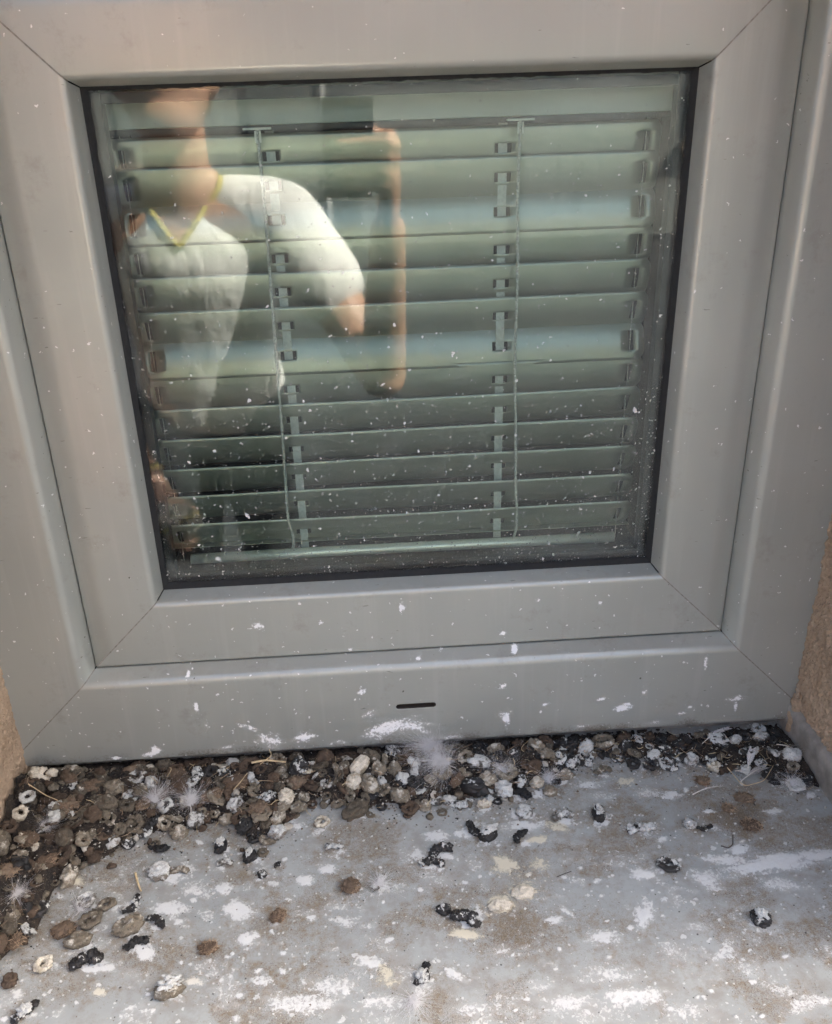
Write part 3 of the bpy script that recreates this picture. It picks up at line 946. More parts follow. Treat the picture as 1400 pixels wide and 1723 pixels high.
# mortar fillet closing the right lower corner of the frame
bg = Bag()
for k in range(26):
    t = k / 25
    c = (WX - 0.006 + rng.normal(0, .0008) + 0.0035, -0.002 - rng.uniform(0, .007), -O4 - 0.004 + 0.040 * t)
    r_ = 0.0058 * (1 - 0.5 * t) * rng.uniform(.7, 1.1)
    bmx = bmesh.new()
    bmesh.ops.create_icosphere(bmx, subdivisions=2, radius=r_)
    vv = [tuple(np.array(c) + np.array(q.co) * (0.9, 1.0, 1.2) * (1 + 0.35 * mnoise.noise(q.co * 400 + Vector(c) * 50))) for q in bmx.verts]
    bg.add(vv, [tuple(q.index for q in ff.verts) for ff in bmx.faces])
    bmx.free()
fl = bg.obj('mortar_fillet', M['stucco'], house, True)
md = fl.modifiers.new('fuse', 'REMESH')
md.mode = 'VOXEL'
md.voxel_size = 0.0011
md.use_smooth_shade = True
md = fl.modifiers.new('smooth', 'SMOOTH')
md.iterations = 6

# ================================================================== OPPOSITE HOUSE, seen only mirrored in the glass
M['facade'] = simple('opposite_render', (0.21, 0.22, 0.205), 0.9, scale=3, var=0.12)
M['facade_trim'] = simple('opposite_trim', (0.30, 0.26, 0.21), 0.8, scale=5, var=0.1)
M['door'] = simple('opposite_door', (0.10, 0.11, 0.105), 0.6, scale=8)
M['pipe'] = simple('white_pipe', (0.75, 0.75, 0.72), 0.5, scale=8, var=0.1)
M['curtain'] = simple('pale_blue_shutter', (0.232, 0.247, 0.242), 0.7, scale=6, var=0.1)
M['rooftile'] = simple('roof_tiles', (0.28, 0.12, 0.07), 0.85, scale=12, var=0.3)
OY = -10.0
opp = empty('opposite_house', (0, OY, GROUND))
tag(opp, 'grey green house with dark door mirrored faintly in the top of the glass', 'house')
box_obj('wall', (-8, 8, -4, 0, 0, 2.5), M['facade'], opp)
rb = Bag()
rb.add([(-8.4, 0.3, 2.502), (8.4, 0.3, 2.502), (8.4, -2, 3.2), (-8.4, -2, 3.2), (8.4, -4.4, 2.502), (-8.4, -4.4, 2.502)], [(0, 1, 2, 3), (3, 2, 4, 5), (0, 3, 5), (1, 4, 2), (0, 5, 4, 1)])
rb.obj('roof', M['rooftile'], opp)
dr = box_obj('door', (-1.15, 0.05, 0.002, 0.05, 0.0, 2.1), M['door'], opp, 0.01)
box_obj('handle', (-0.03, 0.0, 0.051, 0.09, 1.0, 1.03), M['pipe'], dr)
box_obj('downpipe', (-0.33, -0.29, 0.055, 0.085, 0.0, 2.45), M['pipe'], opp, 0.008)
for xa, xb, dp in ((1.95, 2.35, 0.006), (2.36, 2.62, 0.009), (2.63, 3.2, 0.007)):
    box_obj('shutter_panel', (xa, xb, 0.003, dp, 0.02, 2.3), M['curtain'], opp)
for x0 in (-4.2, -2.6, 3.8):
    wv = box_obj('window', (x0, x0 + 0.9, 0.002, 0.03, 1.0, 2.2), M['door'], opp)
    box_obj('sill', (x0 - 0.05, x0 + 0.95, 0.003, 0.12, 0.93, 0.995), M['facade_trim'], wv)

# ================================================================== DROPPINGS
DM = {}


def lump_noise(co, seed, f, a):
    return a * mnoise.fractal(Vector(co) * f + Vector((seed * 7.1, seed * 3.3, seed)), 0.6, 2.0, 4)


def coil_mesh(name, turns, r0, r1, tr, h, seed, n=84, m=14, squash=0.85):
    """worm of dried dropping wound into a ring or snail"""
    rs = random.Random(seed)
    t = np.linspace(0, 1, n)
    th = t * turns * 2 * np.pi + rs.uniform(0, 6)
    rr = r0 + (r1 - r0) * t
    path = np.stack([rr * np.cos(th) * rs.uniform(1.0, 1.35), rr * np.sin(th), h * t + tr * 0.8], 1)
    path += np.array([[mnoise.noise(Vector((seed * 3.1, k * 0.23, c * 9))) * 0.0011 for c in range(3)] for k in range(n)])
    rad = tr * (0.35 + 0.65 * np.minimum(1, np.minimum(t * 7, (1 - t) * 6))) * (1 + 0.22 * np.array([mnoise.noise(Vector((k * 0.5, seed, 1))) for k in range(n)]))
    V, F = tube(path, rad, m, True, squash)
    V = [np.array(v) + np.array([lump_noise(np.array(v) * 1000, seed + 5 * c, 0.3, 0.0007) + lump_noise(np.array(v) * 1000, seed + 5 * c, 1.3, 0.0002) for c in range(3)]) for v in V]
    z0 = min(v[2] for v in V)
    V = [v - [0, 0, z0 + 0.0004] for v in V]
    me = bpy.data.meshes.new(name)
    me.from_pydata([tuple(v) for v in V], [], F)
    me.polygons.foreach_set('use_smooth', [True] * len(me.polygons))
    return me


def bead_mesh(name, rx, ry, rz, seed, groove=0.35, spiral=1.0, rough=0.16, sub=4):
    bm = bmesh.new()
    bmesh.ops.create_icosphere(bm, subdivisions=sub, radius=1)
    rs = random.Random(seed)
    ph = rs.uniform(0, 6)
    for v in bm.verts:
        c = v.co.copy()
        ang = math.atan2(c.y, c.x)
        rad = math.hypot(c.x, c.y)
        g = math.sin(rad * 9 + ang * spiral + ph)
        d = 1 + rough * mnoise.fractal(c * 1.6 + Vector((seed, seed * 2, 0)), 0.5, 2.1, 4)
        d += 0.07 * mnoise.fractal(c * 5.5 + Vector((seed, 1, 0)), 0.5, 2.1, 3)
        d += 0.13 * groove * (abs(g) ** 0.5 * (1 if g > 0 else -1)) * max(c.z + 0.3, 0)
        c = c * d
        z = c.z * rz
        v.co = (c.x * rx, c.y * ry, z if z > -rz * 0.55 else -rz * 0.55)
    zmin = min(v.co.z for v in bm.verts)
    for v in bm.verts: v.co.z -= zmin + 0.0005
    for f in bm.faces: f.smooth = True
    me = bpy.data.meshes.new(name)
    bm.to_mesh(me)
    bm.free()
    return me


def worm_mesh(name, pts, tr, seed, m=16, n=64, flat=0.5):
    pts = np.asarray(pts, float)
    k = np.arange(len(pts))
    t = np.linspace(0, len(pts) - 1, n)
    path = np.stack([np.interp(t, k, pts[:, c]) for c in range(3)], 1)
    ker = np.ones(7) / 7
    for c in range(3): path[:, c] = np.convolve(np.pad(path[:, c], 3, 'edge'), ker, 'valid')
    u = t / t[-1]
    rad = tr * (0.3 + 0.7 * np.minimum(1, np.minimum(u * 6, (1 - u) * 6))) * (1 + 0.35 * np.array([mnoise.noise(Vector((q * 5.0, seed, 4))) for q in u]))
    V, F = tube(path, rad, m, True, flat)
    V = [np.array(v) + np.array([lump_noise(np.array(v) * 1000, seed + 5 * c, 0.4, 0.0011) + lump_noise(np.array(v) * 1000, seed + 5 * c, 1.2, 0.0004) for c in range(3)]) for v in V]
    z0 = min(v[2] for v in V)
    V = [v - [0, 0, z0 + 0.0005] for v in V]
    me = bpy.data.meshes.new(name)
    me.from_pydata([tuple(v) for v in V], [], F)
    me.polygons.foreach_set('use_smooth', [True] * len(me.polygons))
    return me


SHAPES = {'coil': [], 'bead': [], 'worm': []}
for k in range(8):
    r_ = random.Random(k)
    SHAPES['coil'].append((lambda k=k, r_=r_: coil_mesh('coil', r_.uniform(1.0, 2.2), r_.uniform(0.0010, 0.0028), r_.uniform(0.0048, 0.0060), r_.uniform(0.0015, 0.0021), r_.uniform(-0.0015, 0.0022), k * 3 + 1)))
for k in range(8):
    r_ = random.Random(50 + k)
    SHAPES['bead'].append((lambda k=k, r_=r_: bead_mesh('bead', r_.uniform(.0058, .0082), r_.uniform(.0048, .0062), r_.uniform(.0040, .0055), k * 5 + 2, r_.uniform(.4, 1.6), r_.choice([0, 1, 1, 2]), r_.uniform(.14, .30))))
for k in range(7):
    r_ = random.Random(90 + k)
    pts = [(-.008 + .0045 * j, r_.uniform(-.0042, .0042), r_.uniform(0, .0022)) for j in range(5)]
    SHAPES['worm'].append((lambda k=k, pts=pts, r_=r_: worm_mesh('worm', pts, r_.uniform(.0026, .0036), k * 7 + 3)))
_cache = {}


def shape(kind, k, mat):
    key = (kind, k % len(SHAPES[kind]), mat)
    if key not in _cache:
        base = (kind, key[1])
        if base not in _cache: _cache[base] = SHAPES[kind][key[1]]()
        me = _cache[base].copy()
        me.materials.clear()
        me.materials.append(M[mat])
        me.name = 'dropping_' + kind
        _cache[key] = me
    return _cache[key]


# heap outline on the sill, photo pixels along its front edge (left to right)
EDGE = [(-60, 1700), (0, 1625), (60, 1570), (85, 1510), (130, 1470), (215, 1425), (250, 1405), (330, 1398), (370, 1385), (400, 1405), (450, 1415), (500, 1372), (535, 1352), (600, 1365), (680, 1362), (735, 1352), (790, 1345),
        (850, 1340), (905, 1325), (955, 1300), (1000, 1275), (1050, 1280), (1100, 1290), (1150, 1283), (1200, 1292), (1250, 1300), (1300, 1310), (1340, 1320), (1400, 1345)]
EW = np.array([on_sill(u, v)[:2] for u, v in EDGE])
order = np.argsort(EW[:, 0])
EWs = EW[order]


def edge_y(x):
    return np.interp(x, EWs[:, 0], EWs[:, 1])


def heap_h(x, y):
    """height of the litter bed above the sill"""
    e = edge_y(x)
    depth = np.maximum(0, y - e)
    side = smooth01(0.05, 0.30, x)                       # thinner to the right
    left = smooth01(-0.20, -0.335, x)
    top = 0.0125 - 0.0080 * side + 0.009 * left
    h = top * (1 - np.exp(-depth / 0.014)) * (0.12 + 0.88 * smooth01(0.008, -0.030, y))
    lump = 0.55 + 0.9 * fbm(x * 75, y * 75, 21, 3)
    return h * lump


# the bed itself: crumbled brown litter, coloured darker to deepen the shade between droppings
nx2, ny2 = 620, 260
bx_ = np.linspace(-WX + 0.0022, WX - 0.0072, nx2)
by_ = np.linspace(-0.205, 0.0125, ny2)
BX, BY = np.meshgrid(bx_, by_, indexing='ij')
wob = 0.026 * (fbm(BX * 70, BY * 70, 91, 5, 0.65) - 0.62)
HB = heap_h(BX, BY + wob) + 0.0022 * (fbm(BX * 420, BY * 420, 92, 3) - 0.5) * (heap_h(BX, BY + wob) > 0.0008)
HB = np.where(HB > 0.0008, HB, -0.002)
PB = np.stack([BX, BY, sill_z(BY) + HB], 2)
nt = NT('crumbled_litter')
co = nt.coord()
n1, n2 = nt.noise(co, 90.0, 5.0, 0.65), nt.noise(co, 700.0, 5.0, 0.75)
c = nt.mix(nt.ramp(n1, 0.35, 0.65), (0.006, 0.005, 0.004), (0.040, 0.029, 0.019))
c = nt.mix(nt.math('MULTIPLY', nt.ramp(n2, 0.52, 0.75), 0.8), c, (0.27, 0.21, 0.14))
fl_ = nt.math('MAXIMUM', specks(nt, co, 260.0, 0.12, 0.22), specks(nt, co, 120.0, 0.06, 0.14))
c = nt.mix(fl_, c, (0.7, 0.68, 0.6))
M['litter'] = nt.B(Base_Color=c, Roughness=0.95, Normal=nt.bump(n2, 0.9, 0.0018))
bed = grid_obj('dropping_litter', PB, M['litter'])
tag(bed, 'dark brown crumbled litter bed under the heap along the frame', 'litter', kind='stuff')


def place(me, x, y, z, rz, tilt=0.0, taz=0.0, s=1.0, name='bird_dropping'):
    o = bpy.data.objects.new(name, me)
    o.matrix_world = Matrix.Translation((x, y, z)) @ Matrix.Rotation(taz, 4, 'Z') @ Matrix.Rotation(tilt, 4, 'X') @ Matrix.Rotation(rz - taz, 4, 'Z') @ Matrix.Diagonal((s, s, s, 1))
    COL.objects.link(o)
    return o


# --- single droppings on the open sill -----------------------------------------------------------------------------
# photo pixel, shape, variant, material, heading (deg), size factor, white cap?, label
SINGLE = [
    (541, 1384, 'coil', 1, 'd_cream', 10, 1.05, 0, 'cream coiled dropping like a small bun just in front of the heap'),
    (372, 1424, 'bead', 0, 'd_black', 80, .95, 1, 'round black dropping with silvery white cap below the brown clump'),
    (421, 1440, 'bead', 3, 'd_black', 70, .85, 1, 'small upright black dropping with cream centre right of the silvery one'),
    (377, 1452, 'worm', 2, 'd_white', 0, .75, 0, 'flat whitish dropping just below the round silvery one'),
    (442, 1470, 'bead', 5, 'd_black', 30, .62, 0, 'small jet black crumb of dropping beside a tinier black curl'),
    (468, 1453, 'coil', 4, 'd_black', 60, .52, 0, 'tiny black curl of dropping on a white smear'),
    (561, 1424, 'worm', 0, 'd_mix', -8, .85, 0, 'flat black dropping with white underside, alone below the cream bun'),
    (267, 1425, 'worm', 3, 'd_black', 5, 1.0, 0, 'glossy black two lobed dropping at the left heap edge'),
    (270, 1467, 'bead', 1, 'd_white', 5, 1.35, 0, 'large white dropping with black rim left of centre'),
    (302, 1466, 'worm', 1, 'd_grey', -15, .8, 0, 'pale greyish lump touching the large white dropping'),
    (220, 1523, 'worm', 4, 'd_mix', 30, 1.0, 0, 'black and white curved dropping above the beige lump'),
    (217, 1560, 'bead', 6, 'd_grey', 25, 1.3, 0, 'beige grey lumpy dropping under the black and white curved one'),
    (260, 1552, 'worm', 5, 'd_black', -12, .95, 0, 'black curled dropping lying on a cream white blot'),
    (227, 1589, 'worm', 6, 'd_black', 18, 1.05, 0, 'black strip of dropping beside an oval white smear'),
    (142, 1620, 'worm', 2, 'd_black', 12, 1.35, 0, 'ragged cross shaped black dropping at lower left'),
    (75, 1622, 'coil', 3, 'd_cream', 40, 1.1, 0, 'tan coiled dropping near the lower left corner'),
    (285, 1667, 'bead', 2, 'd_grey', 15, 1.2, 1, 'dark grey dropping with white cap near the bottom edge'),
    (42, 1705, 'worm', 0, 'd_black', 40, 1.15, 1, 'black star shaped dropping with cream middle in the bottom left corner'),
    (145, 1517, 'coil', 2, 'd_white', 0, 1.25, 0, 'curled grey white dropping on top of the small left cluster'),
    (152, 1550, 'coil', 5, 'd_grey', 60, 1.2, 0, 'beige curled dropping in the middle of the small left cluster'),
    (132, 1584, 'bead', 4, 'd_grey', 10, 1.15, 0, 'smooth beige lump at the foot of the small left cluster'),
    (180, 1522, 'coil', 6, 'd_grey', 30, 1.0, 0, 'flat brown ring dropping between cluster and black curved dropping'),
    (17, 1650, 'bead', 5, 'd_brown', 0, .9, 0, 'small brown lump at the left edge above the black star'),
    (637, 1485, 'worm', 3, 'd_white', 80, .95, 0, 'grey white dropping with a wisp of down beside the brown clod'),
    (827, 1338, 'worm', 6, 'd_mix', 55, 1.15, 0, 'black and white folded dropping tipped against the heap front'),
    (815, 1352, 'bead', 6, 'd_cream', 10, .75, 0, 'small pale cream dropping under the folded black and white one'),
    (872, 1336, 'worm', 1, 'd_black', -40, 1.15, 0, 'black slanting dropping with white flecks in front of the heap'),
    (882, 1366, 'bead', 7, 'd_white', -5, 1.15, 0, 'grey white oblong dropping with dark left end'),
    (945, 1374, 'worm', 2, 'd_white', 10, 1.1, 0, 'crumbling white dropping with black bits right of the oblong one'),
    (1007, 1370, 'bead', 2, 'd_black', 85, 1.05, 1, 'upright black oval dropping with white centre, alone on bare metal'),
    (1077, 1395, 'worm', 0, 'd_mix', 2, 1.45, 0, 'long flat black dropping edged with white'),
    (1160, 1386, 'bead', 7, 'd_white', -10, .9, 0, 'white half of the flaky black and white dropping'),
    (1184, 1391, 'worm', 4, 'd_black', -20, .75, 0, 'flaky black dropping right of its white half'),
    (797, 1393, 'worm', 3, 'd_black', -40, 1.0, 0, 'black dropping with knobbly head touching the white centred oval'),
    (821, 1405, 'bead', 0, 'd_black', 20, 1.1, 1, 'oval black dropping with large white centre in the middle of the sill'),
    (877, 1409, 'worm', 5, 'd_black', 75, .95, 0, 'crumbly black dropping on a broad white blot'),
    (741, 1434, 'worm', 1, 'd_black', 8, 1.2, 0, 'black crescent dropping with two horns in mid sill'),
    (724, 1452, 'worm', 6, 'd_mix', -10, 1.15, 0, 'flat black and white dropping just under the horned one'),
    (1124, 1455, 'coil', 0, 'd_black', -20, 1.2, 0, 'black curled dropping beside a ragged white blot'),
    (1280, 1545, 'bead', 1, 'd_black', -35, 1.15, 1, 'black oval dropping with white centre, far right and alone'),
    (747, 1530, 'bead', 3, 'd_black', 0, .75, 0, 'small round black dropping at the tip of the twisted one'),
    (779, 1547, 'worm', 2, 'd_black', -28, 1.35, 0, 'twisted black dropping above a yellowish stain'),
    (710, 1641, 'worm', 4, 'd_mix', 35, 1.0, 1, 'black and white crumpled dropping near the bottom middle'),
    (880, 1500, 'bead', 6, 'd_cream', 10, 1.05, 0, 'flat cream dropping, upper of the two pale cakes'),
    (842, 1523, 'bead', 4, 'd_cream', 0, 1.1, 0, 'flat cream dropping, lower of the two pale cakes'),
    (1093, 1287, 'coil', 7, 'd_black', 0, 1.25, 0, 'shiny black ring of dropping at the right heap edge'),
    (1135, 1275, 'coil', 1, 'd_black', -30, 1.15, 0, 'black ring of dropping with white core next to the shiny ring'),
    (1163, 1279, 'bead', 5, 'd_white', -40, 1.1, 0, 'whitish oval dropping right of the two black rings'),
    (1202, 1290, 'bead', 3, 'd_cream', 0, .85, 0, 'small yellowish dropping under the stiff white feather'),
    (925, 1331, 'bead', 7, 'd_grey', 10, 1.0, 0, 'grey brown dropping under the small wisp of down'),
    (950, 1305, 'bead', 2, 'd_grey', 0, .95, 0, 'tan round dropping at the right end of the dense heap'),
    (1012, 1297, 'worm', 6, 'd_grey', 5, 1.0, 0, 'flat grey white scrap of dropping in front of the stacked beads'),
    (1275, 1228, 'coil', 2, 'd_white', 15, 1.15, 0, 'bright white coiled dropping in the dark right corner'),
    (1338, 1322, 'coil', 5, 'd_white', 30, 1.1, 0, 'pale ball of dropping and fluff against the right end of the sill'),
]
taken = []


def white_cap(parent, size, seed):
    r3 = random.Random(seed)
    me = bead_mesh('cap', .0046 * size * r3.uniform(.7, 1.25), .0036 * size * r3.uniform(.7, 1.2), .0018 * size, seed, 1.4, r3.choice([0, 1, 2]), .7, 4)
    me.materials.append(M['d_cap'])
    o = bpy.data.objects.new('white_cap', me)
    COL.objects.link(o)
    o.parent = parent
    zs = max(v.co.z for v in parent.data.vertices)
    o.location = (0.0004, 0.0003, zs - 0.0019)
    o['label'] = 'chalky white cap of the dropping'
    return o


for i, (u, v, sh, k, mt, hd, s, cap, lab) in enumerate(SINGLE):
    p = on_sill(u, v + 3)
    flat = 0.45 if 'flat' in lab and 'cake' in lab else 1.0
    zz = sill_z(p[1]) + float(max(0, heap_h(p[0], p[1]) * 0.55))
    o = place(shape(sh, k, mt), p[0], p[1], zz, R(hd), R(random.uniform(-6, 6)), random.uniform(0, 6), s * 1.0)
    if flat < 1: o.scale.z *= flat
    tag(o, lab, 'dropping', 'single droppings on the open sill')
    if cap: white_cap(o, 1.0, 40 + i)
    taken.append((p[0], p[1], 0.0085 * s))

# chalky residue and grime under and beside them, soaked into the sill's stains
for i, (u, v, sh, k, mt, hd, s, cap, lab) in enumerate(SINGLE):
    q = np.array((rng.normal(4, 7), rng.normal(5, 4)))
    b_ = blob(PU, PV, u + q[0], v + q[1], rng.uniform(16, 30) * s, rng.uniform(8, 15) * s, rng.uniform(-.6, .6), 1200 + i, 1.3) * rng.uniform(.5, .95)
    white = np.maximum(white, b_)
    brown = np.maximum(brown, .6 * blob(PU, PV, u - q[0], v + 6, 34 * s, 20 * s, 0, 1300 + i, 1.1))
    for k2 in range(7):
        q2 = rng.normal(0, 1, 2) * (30, 16)
        white = np.maximum(white, .85 * blob(PU, PV, u + q2[0], v + q2[1], rng.uniform(1.5, 4), rng.uniform(1.5, 3), 0, 1400 + i + k2, .6))
paint_attr(sill, np.stack([white.ravel(), brown.ravel(), cream.ravel()], 1))

# --- droppings of the heap ------------------------------------------------------------------------------------------
ZONES = [(-1, -0.28, 'against the tan left reveal'), (-0.28, -0.21, 'left of the twin down tufts'), (-0.21, -0.14, 'around the twin down tufts'), (-0.14, -0.07, 'under the white splashes'), (-0.07, 0.0, 'left of the large fluffy feather'), (0.0, 0.07, 'just right of the fluffy feather'),
         (0.07, 0.14, 'near the end of the dense heap'), (0.14, 0.23, 'in the row by the black rings'), (0.23, 1, 'in the dark right corner')]
LOOK = {('coil', 'd_grey'): 'grey brown coiled dropping', ('coil', 'd_brown'): 'dark brown ring of dropping', ('coil', 'd_white'): 'chalky white coiled dropping', ('coil', 'd_black'): 'black ring of dropping',
        ('bead', 'd_grey'): 'grey brown rounded dropping', ('bead', 'd_brown'): 'dark brown rounded dropping', ('bead', 'd_white'): 'white crusted rounded dropping', ('bead', 'd_black'): 'black rounded dropping flecked white',
        ('worm', 'd_grey'): 'grey brown folded dropping', ('worm', 'd_brown'): 'dark brown folded dropping', ('worm', 'd_white'): 'whitish folded dropping', ('worm', 'd_black'): 'black folded dropping',
        ('coil', 'd_mix'): 'black and white coiled dropping', ('bead', 'd_mix'): 'black and white rounded dropping', ('worm', 'd_mix'): 'black and white folded dropping', ('bead', 'd_cream'): 'cream rounded dropping', ('coil', 'd_cream'): 'cream coiled dropping', ('worm', 'd_cream'): 'cream folded dropping'}
rr = random.Random(11)
heap_members = {}
placed = []
tries = 0
while tries < 60000 and len(placed) < 300:
    tries += 1
    x = rr.uniform(-WX + 0.008, WX - 0.013)
    e = float(edge_y(x))
    y = rr.uniform(e - 0.003, 0.002)
    if y < -0.20: continue
    s = rr.choice((rr.uniform(.7, .95), rr.uniform(.9, 1.25), rr.uniform(1.1, 1.5)))
    dens = 0.0078 * s if x < 0.20 else 0.0100 * s
    if any((x - q[0]) ** 2 + (y - q[1]) ** 2 < (0.55 * (dens + q[2])) ** 2 * 1.0 for q in placed): continue
    if any((x - q[0]) ** 2 + (y - q[1]) ** 2 < (q[2] * 0.95) ** 2 for q in taken): continue
    placed.append((x, y, dens))
    dk = float(smooth01(-0.02, 0.12, np.array(x)))
    front = 1 - min(1, (y - e) / 0.03)
    w = {'d_grey': 5.5 - 3.2 * dk, 'd_brown': 2.8 - 1.6 * dk, 'd_white': 1.0 + 1.5 * front + .9 * dk, 'd_black': 0.6 + 4.5 * dk + 1.4 * front, 'd_cream': 0.3, 'd_mix': .6 + 2.2 * dk + 1.4 * front}
    mt = rr.choices(list(w), list(w.values()))[0]
    sh = rr.choices(['coil', 'bead', 'worm'], [4, 4.2, 1.3])[0]
    k = rr.randrange(8)
    z = sill_z(y) + max(0.0, float(heap_h(x, y))) * rr.uniform(.75, 1.15) - 0.0004
    o = place(shape(sh, k, mt), x, y, z, rr.uniform(0, 6.28), R(rr.uniform(-50, 50)) * min(1, float(heap_h(x, y)) / 0.006), rr.uniform(0, 6.28), s)
    zone = next(q for q in ZONES if q[0] <= x < q[1])[2]
    heap_members.setdefault((LOOK[(sh, mt)], zone), []).append((x, o))
ORD = ['leftmost', 'second', 'third', 'fourth', 'fifth', 'sixth', 'seventh', 'eighth', 'ninth', 'tenth', 'eleventh', 'twelfth', 'thirteenth', 'fourteenth', 'fifteenth', 'sixteenth', 'seventeenth', 'eighteenth', 'nineteenth', 'twentieth']
for (lk, zone), mem in heap_members.items():
    mem.sort(key=lambda q: q[0])
    for k, (x, o) in enumerate(mem):
        if len(mem) == 1: lab = lk + ' ' + zone
        elif k == 0: lab = 'leftmost ' + lk + ' ' + zone
        elif k == len(mem) - 1: lab = 'rightmost ' + lk + ' ' + zone
        else: lab = ORD[min(k, 19)] + ' ' + lk + ' from the left ' + zone
        tag(o, lab, 'dropping', 'heaped droppings ' + zone)

# --- broken droppings packed between and under the others ---------------------------------------------------------
frag_shapes = []
for k in range(5):
    me = bead_mesh('f', .006, .005, .0042, 400 + k, 1.2, 1, .3, 2)
    frag_shapes.append((np.array([v.co[:] for v in me.vertices]), [tuple(p.vertices) for p in me.polygons]))
for k in range(5):
    me = coil_mesh('f', 1.1 + .25 * k, .0022, .0054, .0018, .001, 500 + k, 34, 8)
    frag_shapes.append((np.array([v.co[:] for v in me.vertices]), [tuple(p.vertices) for p in me.polygons]))
fg = Bag()
nfr = 0
while nfr < 380:
    x = rng.uniform(-WX + .008, WX - .013) if rng.random() < .72 else rng.uniform(-WX + .008, -0.26)
    e = float(edge_y(x))
    y = rng.uniform(max(e, -0.2), 0.004) if rng.random() < .75 else e + rng.normal(.004, .008)
    if y < -0.21 or y > 0.004: continue
    if x > 0.2 and rng.random() < .5: continue
    V, F = frag_shapes[rng.integers(10)]
    q = Matrix.Rotation(rng.uniform(0, 6.28), 3, 'Z') @ Matrix.Rotation(rng.normal(0, .6), 3, 'X') @ Matrix.Rotation(rng.uniform(0, 6.28), 3, 'Z')
    sc_ = rng.uniform(.4, .8)
    hh = max(0.0, float(heap_h(x, y)))
    V2 = (V - (0, 0, .002)) @ np.array(q).T * sc_ + (x, y, sill_z(y) + hh + rng.uniform(-.0005, .0018))
    dk = float(smooth01(-0.02, 0.12, np.array(x)))
    w_ = np.array([3.5 - 2 * dk, 2.6 - 1.2 * dk, .7 + 2.6 * dk, .45])
    fg.add(V2, F, int(rng.choice(4, p=w_ / w_.sum())))
    nfr += 1
fgo = fg.obj('dropping_fragments', [M['d_grey'], M['d_brown'], M['d_black'], M['d_cap']], None, True)
tag(fgo, 'broken bits of dropping packed between the others in the heap', 'droppings', kind='stuff')

# --- loose crumbs, too small and many to count ----------------------------------------------------------------------
cr = Bag()
for k in range(6600):
    if k < 4000:
        x = rng.uniform(-WX + .006, WX - .012)
        y = float(edge_y(x)) + (rng.normal(0.004, 0.016) if k % 2 else rng.uniform(0, .06))
    else:
        x, y = rng.uniform(-WX + .006, WX - .012), rng.uniform(-0.30, 0.0)
    if y > 0.008 or y < -0.32: continue
    r_ = rng.uniform(.0003, .0010) * (rng.choice((.8, 1.1, 1.5)) if k < 4000 else .8)
    z = sill_z(y) + max(0.0, float(heap_h(x, y)))
    V = rng.normal(0, 1, (6, 3))
    V = np.array([(1, 0, 0), (-.5, .8, 0), (-.5, -.8, 0), (0.2, 0, .8), (-.3, .2, -.5)]) * rng.uniform(.6, 1.4, (5, 3)) * r_
    a = rng.uniform(0, 6.28)
    V = V @ np.array([[math.cos(a), math.sin(a), 0], [-math.sin(a), math.cos(a), 0], [0, 0, 1]]) + (x, y, z + r_ * .3)
    cr.add(V, [(0, 1, 3), (1, 2, 3), (2, 0, 3), (1, 0, 4), (2, 1, 4), (0, 2, 4)], int(rng.choice(3, p=[.45, .35, .2])))
cro = cr.obj('dropping_crumbs', [M['d_cap'], M['clod'], M['d_black']])
tag(cro, 'fine white brown and black crumbs strewn over the sill', 'crumbs', kind='stuff')

# --- hair-thin fibres and bits of stalk tangled through the heap -----------------------------------------------------
fz = Bag()
for k in range(420):
    x = rng.uniform(-WX + .01, WX - .015)
    e = float(edge_y(x))
    y = rng.uniform(max(e - .004, -.2), 0.0)
    z = sill_z(y) + max(0.0, float(heap_h(x, y))) + rng.uniform(.002, .0065)
    L = rng.uniform(.004, .014)
    a = rng.uniform(0, 6.28)
    d = np.array((math.cos(a), math.sin(a), rng.normal(0, .25)))
    b_ = rng.normal(0, .5, 3) * (1, 1, .5)
    pts = [np.array((x, y, z)) + (d * t + b_ * t * t) * L for t in (-.5, -.25, 0, .25, .5)]
    r_ = rng.choice((.00012, .00018, .0003))
    fz.add(*tube(pts, [r_, r_, r_, r_ * .8, r_ * .5], 4, False), int(rng.choice(3, p=[.5, .3, .2])))
fzo = fz.obj('litter_fibres', [M['fibre'], M['hair'], M['straw']])
tag(fzo, 'hair thin fibres and bits of stalk tangled in the heap', 'fibres', kind='stuff')

